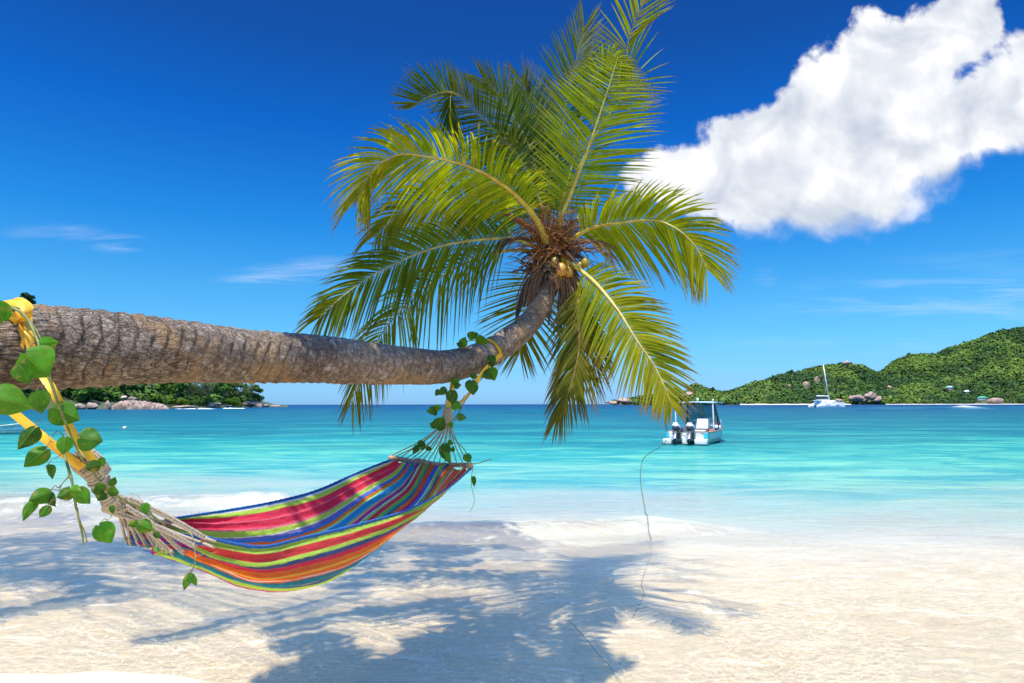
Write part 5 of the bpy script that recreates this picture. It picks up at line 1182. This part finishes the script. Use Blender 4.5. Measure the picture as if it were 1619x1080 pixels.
def boulder(name, lab, q, size, seed, n=1, spread=0, cat='boulder', group=None):
    mb = MB(); rr_ = random.Random(seed)
    V3, F3 = ico(3); rq = np.random.default_rng(seed)
    for i in range(n):
        s_ = np.array(size) * (rr_.uniform(.45, 1.0) if n > 1 else 1); c_ = np.array([rr_.uniform(-1, 1) * spread, rr_.uniform(-.5, .5) * spread, 0])
        nn3 = nrm(rq.normal(size=(11, 3))); hh3 = rq.uniform(.5, .95, 11); dp = V3 @ nn3.T; sc3 = np.min(np.where(dp > .05, hh3 / np.maximum(dp, .05), 9), axis=1); d = np.minimum(1.05, sc3) * (1 + .16 * fbm(V3[:, 0] * 2.2 + seed, V3[:, 1] * 2.2, V3[:, 2] * 2.2, 4, seed)); W = V3 * d[:, None] * s_; mb.add(W + c_ + q, F3)
    e_ = empty(name, q); e_ = None if False else e_
    bpy.data.objects.remove(e_)
    o = mb.build(name, MAT['granite'], None, world=False); return tag(o, lab, cat, group)
for i, (x, y, s_, lab) in enumerate([(1355, 629, (17, 9, 9), 'tallest pinkish granite boulder standing at the water by the catamaran'), (1376, 626, (16, 8, 10), 'grey domed granite boulder on the shore right of the tall pink one'),
        (1388, 631, (14, 8, 7), 'low orange granite boulder at the right end of the shore group'), (1366, 633, (10, 6, 5), 'small pale boulder in front of the shore group'), (1327, 634, (9, 6, 6), 'small pink boulder on the far beach just right of the catamaran'),
        (1408, 614, (8, 6, 7), 'single rounded boulder among trees above the shore group'), (1275, 610, (10, 5, 13), 'dark slanting rock face on the lower wooded hill'), (1292, 602, (8, 4, 14), 'pale bare rock face on the lower wooded hill'),
        (1248, 613, (7, 4, 7), 'small pale rock on the left slope of the lower wooded hill'), (1575, 634, (16, 8, 6), 'low granite rocks on the far right shore below the houses'), (1338, 574, (10, 5, 5), 'bare pink rocks on the summit of the lower wooded hill')]):
    q = athill(x, y)
    if y >= 626:        # the ones standing on the shore, clear of the trees
        u0 = UV(x, 640)[0]; d0_ = float(hillR(np.array([u0 * 1420.]), np.array([1420.]))[1][0]); q = P(x, y, d0_ - 1.0); q[2] = max(q[2], .5); s_ = tuple(1.02 * t_ for t_ in s_)
    boulder('granite_boulder', lab, q, s_, 200 + i)
for x, y, s_, lab in ((968, 637, (16, 9, 4), 'low pink rock at the outer tip of the headland behind the palm fronds'), (985, 634, (20, 9, 7), 'broad pink rock slab near the tip of the headland behind the palm fronds'), (1010, 633, (16, 9, 6), 'pink rock shelf below the trees behind the hanging fronds'), (1088, 626, (20, 10, 12), 'tall pink rock face on the headland above the motorboat')):
    boulder('granite_boulder', lab, athill(x, y), s_, int(x))
def house(px_, py_, wd, dp, hh, roofc, lab):
    q = athill(px_, py_); root = empty('house', q, label=lab, cat='house'); mb = MB(); box(mb, (-wd / 2, -dp / 2, -2), (wd / 2, dp / 2, hh)); wl = mb.build('wall', simple('house_plaster', (.72, .70, .64), .7, .1, .5), root, world=False)
    mb = MB(); ov = 1.0; V_ = [(-wd / 2 - ov, -dp / 2 - ov, hh), (wd / 2 + ov, -dp / 2 - ov, hh), (wd / 2 + ov, dp / 2 + ov, hh), (-wd / 2 - ov, dp / 2 + ov, hh), (-wd / 4, 0, hh + 3.2), (wd / 4, 0, hh + 3.2)]
    mb.add(V_, [(0, 1, 5, 4), (2, 3, 4, 5)]); mb.add(V_, [(1, 2, 5), (3, 0, 4)]); mb.add(V_, [(3, 2, 1, 0)]); mb.build('roof', roofc, root, world=False, smooth=False)
    for i in range(3):
        mb = MB(); x = -wd / 2 + wd * (i + .5) / 3; box(mb, (x - 1, -dp / 2 - .12, hh * .35), (x + 1, -dp / 2 - .02, hh * .75)); mb.build('window', dkp, root, world=False)
house(1502, 616, 14, 8, 5, simple('green_roof', (.30, .50, .42), .6, .1, 1), 'pale house with grey-green roof among the trees, highest on the hillside')
house(1529, 622, 9, 7, 4, simple('white_roof', (.65, .64, .6), .6, .1, 1), 'small white house below and right of the highest house')
house(1553, 632, 16, 8, 4, simple('bright_green_roof', (.05, .32, .18), .6, .1, 1), 'house with bright green roof by the shore on the far right')

# individual trees: crown of many small leaf clumps over lobes, trunk and limbs
MAT['leaf_far'] = leafmat('distant_foliage', .22, .6, .4, (1.1, 1.1, .5), .1)
MAT['trunk_far'] = simple('distant_bark', (.20, .16, .12), .9, .4, .8)
def tree_mesh(h, w_, lobes, nleaf, leaf, col, seed, airy=.0, trunkh=.45):
    rg = np.random.default_rng(seed); cs = []
    for i in range(lobes):
        a_ = rg.uniform(0, 2 * PI); r_ = w_ * .5 * math.sqrt(rg.random()) * .75; z = h * rg.uniform(trunkh, .9) * (1 - .25 * (r_ / (w_ * .5)) ** 2); cs.append((math.cos(a_) * r_, math.sin(a_) * r_, z, w_ * rg.uniform(.14, .26)))
    cs = np.array(cs); n = nleaf; li = rg.integers(0, lobes, n); d = nrm(rg.normal(size=(n, 3))); rad = cs[li, 3] * (rg.random(n) ** (.35 + airy))
    c_ = cs[li, :3] + d * rad[:, None] * [1, 1, .72]; u1 = nrm(rg.normal(size=(n, 3))); nn_ = nrm(d + .8 * rg.normal(size=(n, 3))); u1 = nrm(u1 - nn_ * np.sum(u1 * nn_, 1)[:, None]); u2 = np.cross(nn_, u1)
    s_ = (leaf * rg.uniform(.6, 1.4, n))[:, None]
    Q = np.stack([c_ - u1 * s_, c_ - u2 * s_ * .6, c_ + u1 * s_, c_ + u2 * s_ * .6], 1).reshape(-1, 3); Fq = np.arange(4 * n).reshape(-1, 4)
    tone = (rg.uniform(.65, 1.3, lobes)[li] * rg.uniform(.75, 1.25, n))[:, None]; C_ = np.repeat(np.array(col)[None] * tone, 4, axis=0)
    cm = MB(); cm.add(Q, Fq, C_)
    tm = MB(); bend = rg.normal(0, .06 * h, 2); tr_ = cr([(0, 0, -1), (bend[0] * .3, bend[1] * .3, h * .3), (bend[0], bend[1], h * trunkh)], 8); addtube(tm, tr_, np.linspace(.035 * h, .02 * h, 8), 6)
    for i in range(min(lobes, 7)): addtube(tm, cr([tr_[-2], (tr_[-1] + cs[i, :3]) / 2 + [0, 0, -.04 * h], cs[i, :3]], 6), np.linspace(.014 * h, .004 * h, 6), 5)
    return cm, tm
def tree(name, q, h, w_, lobes, nleaf, leaf, col, seed, lab, group=None, cat='tree', **kw):
    cm, tm = tree_mesh(h, w_, lobes, nleaf, leaf, col, seed, **kw); root = empty(name, q, label=lab, cat=cat, group=group)
    cm.build('crown', MAT['leaf_far'], root, world=False, color=True, smooth=False); tm.build('trunk', MAT['trunk_far'], root, world=False); return root
# headland on the left
SK_L = [(-400, 380), (-250, 400), (-120, 440), (-40, 470), (20, 500), (60, 520), (110, 560), (160, 598), (220, 617), (300, 624), (370, 628), (405, 634), (430, 640), (448, 646)]
ul = np.array([UV(x, y)[0] for x, y in SK_L]); el_ = np.array([UV(x, y)[1] for x, y in SK_L])
def shoreL(u_): return np.interp(u_, [UV(-400, 640)[0], UV(90, 640)[0], UV(180, 640)[0], UV(265, 640)[0], UV(400, 640)[0], UV(450, 640)[0]], [230, 285, 300, 360, 470, 520])
def hillL(x, y):
    u_ = x / y; d0 = shoreL(u_); E = np.interp(u_, ul, el_, left=.2, right=-.02); t = np.clip((y - d0) / 130, 0, 2); hm = np.maximum(CAMH + E * (d0 + 120), 0)
    z = hm * np.where(t < 1, np.sin(np.clip(t, 0, 1) * PI / 2), np.cos(np.clip(t - 1, 0, 1) * PI / 2)) + 1.0 * np.clip(t * 6, 0, 1) + .7 * fbm(x / 9, y / 9, o=3, seed=95)
    return np.where(y > d0, z, -2.5), d0
us2 = np.linspace(UV(-400, 640)[0], UV(455, 640)[0], 260); Ds = np.linspace(220, 760, 140); U2, D2 = np.meshgrid(us2, Ds); X = U2 * D2; Z, _ = hillL(X, D2)
mb = MB(); mb.add(*grid(np.stack([X, D2, Z], -1))); tag(mb.build('headland', MAT['earth']), kind='structure')
def onL(px_, back):
    u_ = UV(px_, 640)[0]; d0 = float(shoreL(u_)); y = d0 + back; z, _ = hillL(np.array([u_ * y]), np.array([y])); return np.array([u_ * y, y, float(z[0])])
# undergrowth mass
rg = np.random.default_rng(9); cand = []
while len(cand) < 1400:
    px_ = rg.uniform(-120, 405); back = 8 + 110 * rg.random(); q = onL(px_, back)
    if q[2] > .6: cand.append(tuple(q))
tag(clumps(cand, (1.8, 3.8), 12, [(.06, .13, .018), (.09, .18, .02), (.05, .11, .02)], 40, .3).build('undergrowth', MAT['canopy'], color=True, smooth=False), 'dense dark undergrowth covering the slope of the left headland', 'undergrowth', kind='stuff')
TR = [(100, 14, 9, 10, 0), (128, 10, 10, 12, 0), (150, 16, 11, 11, 0), (178, 26, 11, 12, 0), (200, 34, 11, 12, 0), (218, 40, 14, 13, 0), (262, 30, 14, 12, 0), (280, 16, 13, 11, 0), (300, 22, 16, 12, 1), (318, 14, 17, 13, 1), (335, 20, 18, 14, 1), (350, 10, 17, 13, 0), (362, 22, 19, 14, 1),
      (378, 14, 18, 13, 0), (392, 12, 17, 12, 1), (402, 10, 15, 11, 0), (240, 46, 15, 14, 1), (290, 44, 16, 14, 0), (60, 60, 14, 14, 0), (90, 60, 14, 14, 1), (120, 50, 14, 14, 0), (345, 40, 19, 15, 0)]
WH = {0: 'dense dark green broadleaf tree in the wood on the left headland under the palm trunk', 1: 'feathery grey-green casuarina tree in the wood on the left headland under the palm trunk'}
for i, (px_, back, h, w_, kd) in enumerate(TR):
    tree('casuarina_tree' if kd else 'broadleaf_tree', onL(px_, back), h, w_, 14 if kd else 11, 1500, .42 if kd else .6, (.17, .22, .09) if kd else (.09, .19, .03), 300 + i, WH[kd], 'trees of the left headland' if kd == 0 else 'casuarinas of the left headland', airy=.25 if kd else 0, trunkh=.35)
for i, (px_, back, h, w_, lab) in enumerate([(270, 6, 4.2, 5, 'low bright green bush at the right end of the long ribbed rock'), (292, 5, 4, 6, 'bright green shrub behind the surf on the left headland'), (368, 8, 7, 11, 'large lime green bush near the rocky point of the left headland'), (248, 12, 5, 6, 'mid green bush between the two little coconut palms and the shore')]):
    tree('bush', onL(px_, back), h, w_, 9, 1200, .38, (.14, .26, .02), 340 + i, lab, cat='bush', trunkh=.2)
# tall tree crown showing above the trunk on the slope behind
qq = P(36, 494, 330.0); tree('hilltop_tree', qq, 10.5, 9.5, 10, 1500, .45, (.03, .065, .014), 360, 'dark round tree peeking over the top of the palm trunk at the far left', trunkh=.4)
z0 = hillL(np.array([qq[0]]), np.array([qq[1]]))[0][0]
bpy.data.objects['hilltop_tree'].location = (qq[0], qq[1], qq[2] - .5)
# ridge trees on the far hills
rt = [(1098, 606), (1106, 607), (1127, 614), (1183, 607), (1166, 613), (1222, 598), (1231, 596), (1240, 592), (1253, 588), (1264, 584), (1312, 571), (1330, 571), (1346, 570), (1368, 579), (1396, 580), (1408, 573), (1421, 566), (1431, 563), (1440, 561), (1455, 558), (1462, 556), (1494, 548), (1500, 546), (1528, 535), (1531, 532), (1551, 526), (1574, 521), (1588, 519), (1605, 518)]
protos = []
for i in range(4):
    pr_ = tree('ridge_tree', (0, 0, 0), [16, 20, 13, 18][i], [11, 10, 12, 9][i], 9, 700, 1.3, (.20, .30, .09), 380 + i, 'x', airy=.0, trunkh=.35); protos.append(pr_)
def skyline_y(px_):
    u_ = UV(px_, 600)[0]; ys_ = np.arange(1500, 2150, 15.0); z, _ = hillR(u_ * ys_, ys_); i = int(np.argmax((z - CAMH) / ys_)); return ys_[i], z[i]
rt = [q for i, q in enumerate(rt) if i % 3 != 1]
for i, (px_, py_) in enumerate(rt):
    y, z = skyline_y(px_); u_ = UV(px_, 600)[0]; o_ = protos[i % 4] if i < 4 else copy_tree(protos[i % 4])
    o_.location = (u_ * y, y, z + rnd.uniform(-6, 1)); o_.rotation_euler = (0, 0, rnd.uniform(0, 6)); s_ = rnd.uniform(.7, 1.1); o_.scale = (s_,) * 3
    low_ = px_ < 1382; o_['label'] = 'small tree standing out on the skyline of the lower wooded hill' if low_ else 'small tree standing out on the skyline of the high right-hand hill'; o_['category'] = 'tree'; o_['group'] = 'skyline trees of the lower hill' if low_ else 'skyline trees of the high hill'
# little coconut palms on the headland (fronds simple strips)
def small_palm(q, h, lab, seed, lean=(0, 0)):
    root = empty('coconut_palm', q, label=lab, cat='palm tree'); rg = np.random.default_rng(seed)
    tp = np.array([lean[0], lean[1], h]); mb = MB(); tr_ = cr([(0, 0, -1), (lean[0] * .2, lean[1] * .2, h * .5), tp], 10); addtube(mb, tr_, np.linspace(.22, .13, 10), 6); mb.build('trunk', MAT['trunk_far'], root, world=False)
    for i in range(15):
        a_ = i * 2.4 + rg.uniform(-.2, .2); e_ = rg.uniform(-.2, 1.1); L_ = 3.3; d = np.array([math.cos(a_), math.sin(a_), 0]); 
        t = np.linspace(0, 1, 12)[:, None]; p = tp + L_ * (d * t * math.cos(e_) ** .5 + np.array([0, 0, 1]) * (math.sin(e_) * t - .85 * t ** 2)); T = nrm(np.gradient(p, axis=0)); S = nrm(np.cross(T, [0, 0, 1.0]))
        mb = MB()
        for s_ in (-1, 1):
            for j in range(1, 12):
                for f in (0, .33, .66):
                    if j == 11 and f > 0: continue
                    b = p[j] * (1 - f) + p[min(11, j + 1)] * f; dd = nrm(S[j] * s_ * .9 + T[j] * .6 - np.array([0, 0, .55])); ln = .95 * (1 - .5 * j / 11); w0_ = T[j] * .055
                    mb.add([b - w0_, b + w0_, b + dd * ln], [(0, 1, 2)], np.array((.16, .22, .03)) * rg.uniform(.7, 1.2))
        mb.build('frond', MAT['leaf_far'], root, world=False, color=True, smooth=False)
small_palm(onL(228, 7), 5.2, 'small coconut palm above the ribbed rock, left one of the pair', 1, (-.5, 0)); small_palm(onL(250, 8), 5.6, 'small coconut palm above the ribbed rock, right one of the pair', 2, (.3, 0))
small_palm(onL(178, 22), 5.0, 'coconut palm whose fronds show just below the trunk at the left of the headland', 3, (.8, 0)); small_palm(onL(282, 9), 3.6, 'low coconut palm behind the bright green shrub on the headland', 4)
# granite on the headland
def rockrow(x0, x1, yb, yt, n, name, lab, D, seed, depth=3.0):
    """one long granite mass with vertical flutes"""
    a_ = P(x0, yb, D); b_ = P(x1, yb, D); L_ = b_[0] - a_[0]; H_ = (yb - yt) / F * D * .9; nx, nt = 140, 28
    s_ = np.linspace(0, 1, nx)[:, None]; th = np.linspace(0, PI, nt)[None]
    prof = (np.sin(PI * np.clip(s_, 0, 1)) ** .35) * np.interp(s_, [0, .15, .45, .7, .92, 1], [.95, 1, .85, .72, .8, .5]); fl = 1 - .30 * (1 - np.abs(np.sin(PI * (s_ * n + .9 * fbm(s_ * 7, th * .8, o=3, seed=seed)))) ** .35)
    R_ = prof * fl * (1 + .10 * fbm(s_ * 14, th * 3, o=4, seed=seed + 1)); Q = np.stack([a_[0] + L_ * s_ + 0 * th, D - np.cos(th) * depth * R_ - .0, -.6 + (H_ + .6) * np.sin(th) ** .7 * R_], -1)
    mb = MB(); mb.add(*grid(Q)); tag(mb.build(name, MAT['granite']), lab, 'rock')
rockrow(176, 268, 645, 626, 13, 'ribbed_rock', 'long pinkish granite outcrop with vertical grooves at the water under the palm trunk', 285, 5)
for i, (px_, py_, D, s_, lab) in enumerate([(170, 639, 284, (1.7, 1.6, 2.6), 'upright grey boulder at the left end of the ribbed rock'), (124, 642, 284, (3.0, 2, 1.6), 'low grey boulder just right of the hanging vine'), (146, 640, 286, (2.2, 2, 1.8), 'dark reddish boulder in the shade left of the upright boulder'),
        (197, 628, 292, (1.5, 1.5, 1.0), 'white-topped boulder resting above the ribbed rock'), (212, 630, 292, (2.4, 2, 1.5), 'flat boulder on top of the middle of the ribbed rock'), (330, 641, 420, (5.0, 3, 1.1), 'low reddish rock shelf behind the surf'), (340, 638, 422, (4.2, 2, 1.0), 'flat pale boulder lying on the rock shelf behind the surf'),
        (355, 641, 440, (5, 3, 1.0), 'narrow dark rock shelf between the two surf lines'), (392, 638, 470, (5.5, 4, 3.2), 'big rounded brown boulder on the point'), (405, 638, 480, (6, 4, 4.2), 'highest brown boulder of the rocky point'), (414, 641, 485, (5, 4, 2.0), 'low boulder at the foot of the rocky point'), (432, 641.5, 520, (6, 4, 1.8), 'outermost low rock in the water off the point'),
        (290, 642.5, 370, (7, 3, .8), 'low reddish rocks along the shore beside the bright shrub')]):
    q = P(px_, py_, D); q[2] = max(q[2] - s_[2] * .35, .1); boulder('granite_boulder', lab, q, s_, 400 + i)
# surf breaking on the reef line of the headland
k = NT('surf_foam'); MAT['foam'] = k.out(k.n('ShaderNodeBsdfPrincipled', {'Base Color': (.85, .87, .88, 1), 'Roughness': .9, 'Normal': k.bump(k.noise(k.pos(), 1.5, 4), .3)}).outputs[0])
mb = MB()
for x0, x1, y_, D in ((274, 342, 646.2, 305), (352, 388, 645.4, 330), (405, 445, 643.2, 520)):
    a_, b_ = P(x0, y_, D), P(x1, y_, D); s_ = np.linspace(0, 1, 80)[:, None]; th = np.linspace(0, PI, 8)[None]; r_ = (.12 + .95 * np.sin(PI * s_) ** .5 * (.55 + .6 * fbm(s_ * 9 + x0, s_ * 0, o=3, seed=7))) * (D / 330)
    Q = np.stack([a_[0] + (b_[0] - a_[0]) * s_ + 0 * th, D - np.cos(th) * 2.5 * r_, -.1 + np.sin(th) * .62 * r_], -1); mb.add(*grid(Q))
tag(mb.build('surf', MAT['foam']), 'white surf breaking along the left headland', 'surf', kind='stuff')

# ------------------------------------------------------------------ big shade tree whose branches overhang the left of the beach (its crown is above the view)
sh = empty('shade_tree', (-9.2, 2.2, .2), label='tall takamaka shade tree rooted on the beach left of the view', cat='tree')
tb = MB(); addtube(tb, cr([(-9.2, 2.2, -.2), (-9.0, 2.6, 3), (-8.4, 3.6, 6), (-7.6, 5.2, 8.5)], 20), np.linspace(.38, .2, 20), 10)
GT = [(20, 830, .9), (90, 850, .8), (170, 860, .7), (40, 900, .5), (250, 850, .8), (330, 870, .7), (420, 870, .7), (520, 860, .7), (600, 848, .7), (680, 850, .6), (760, 850, .5), (650, 900, .45), (740, 900, .45), (820, 905, .4), (880, 940, .35), (700, 950, .35), (800, 980, .35),
      (880, 1010, .35), (780, 1040, .35), (500, 1010, .3), (540, 1050, .35), (470, 1065, .25), (720, 1065, .3), (880, 1060, .3), (600, 960, .25), (560, 905, .3), (120, 905, .3), (190, 835, .6), (300, 840, .6), (-40, 870, .8), (560, 870, .5), (930, 975, .25), (920, 1040, .3), (640, 1075, .25), (840, 1075, .3), (740, 1000, .3), (700, 870, .4), (590, 900, .35), (820, 860, .35), (900, 905, .3), (0, 960, .25), (100, 940, .25), (680, 1010, .22)]
GT += [(560 - 33 * i, 928 + 8 * i + rnd.uniform(-4, 4), .15 - .008 * i) for i in range(11)] + [(575 - 24 * i, 958 + 5 * i + rnd.uniform(-3, 3), .11) for i in range(7)] + [(70 + 30 * i, 905 + 7 * i, .13) for i in range(5)]
CL = []
for gx, gy, r_ in GT:                       # where each leafy bough must hang for its shade to reach that stretch of beach
    g_ = water(gx, gy); z = 5.6
    for _ in range(30):
        yy = g_[1] + sd.y / sd.z * z
        if z < 2.9 + .66 * yy: z += .25
    CL.append((g_[0] + sd.x / sd.z * z, g_[1] + sd.y / sd.z * z, z, r_))
lm = MB(); rg = np.random.default_rng(77)
for (x, y, z, r_) in CL:
    r_ = r_ * 1.15; n = int(520 * r_ ** 2) + (60 if r_ < .2 else 100); d = nrm(rg.normal(size=(n, 3))); c_ = np.array([x, y, z]) + d * (r_ * rg.random(n) ** .42)[:, None] * [1, 1, .35]
    u1 = nrm(rg.normal(size=(n, 3)) * [1, 1, .4]); nn_ = nrm(rg.normal(size=(n, 3)) * [.6, .6, 1]); u1 = nrm(u1 - nn_ * np.sum(u1 * nn_, 1)[:, None]); u2 = np.cross(nn_, u1); s_ = rg.uniform(.07, .12, n)[:, None]
    Q = np.stack([c_ - u1 * s_, c_ - u2 * s_ * .5, c_ + u1 * s_, c_ + u2 * s_ * .5], 1).reshape(-1, 3); lm.add(Q, np.arange(4 * n).reshape(-1, 4), np.repeat(np.array([(.05, .14, .015)]) * rg.uniform(.7, 1.2, (n, 1)), 4, axis=0))
    w_ = rg.normal(0, .35, 3); addtube(tb, cr([(-7.6, 5.2, 8.4), (x * .35 - 4.9 + w_[0], y * .35 + 3.2 + w_[1], 8.9), (x * .75 - 1.9 + w_[1], y * .75 + 1.0 + w_[2], (z + 8.4) / 2 + .5), (x, y, z)], 20), np.linspace(.014, .006, 20), 5)
tb.build('trunk', MAT['trunk_far'], sh); lm.build('crown', MAT['leaf_far'], sh, color=True, smooth=False)
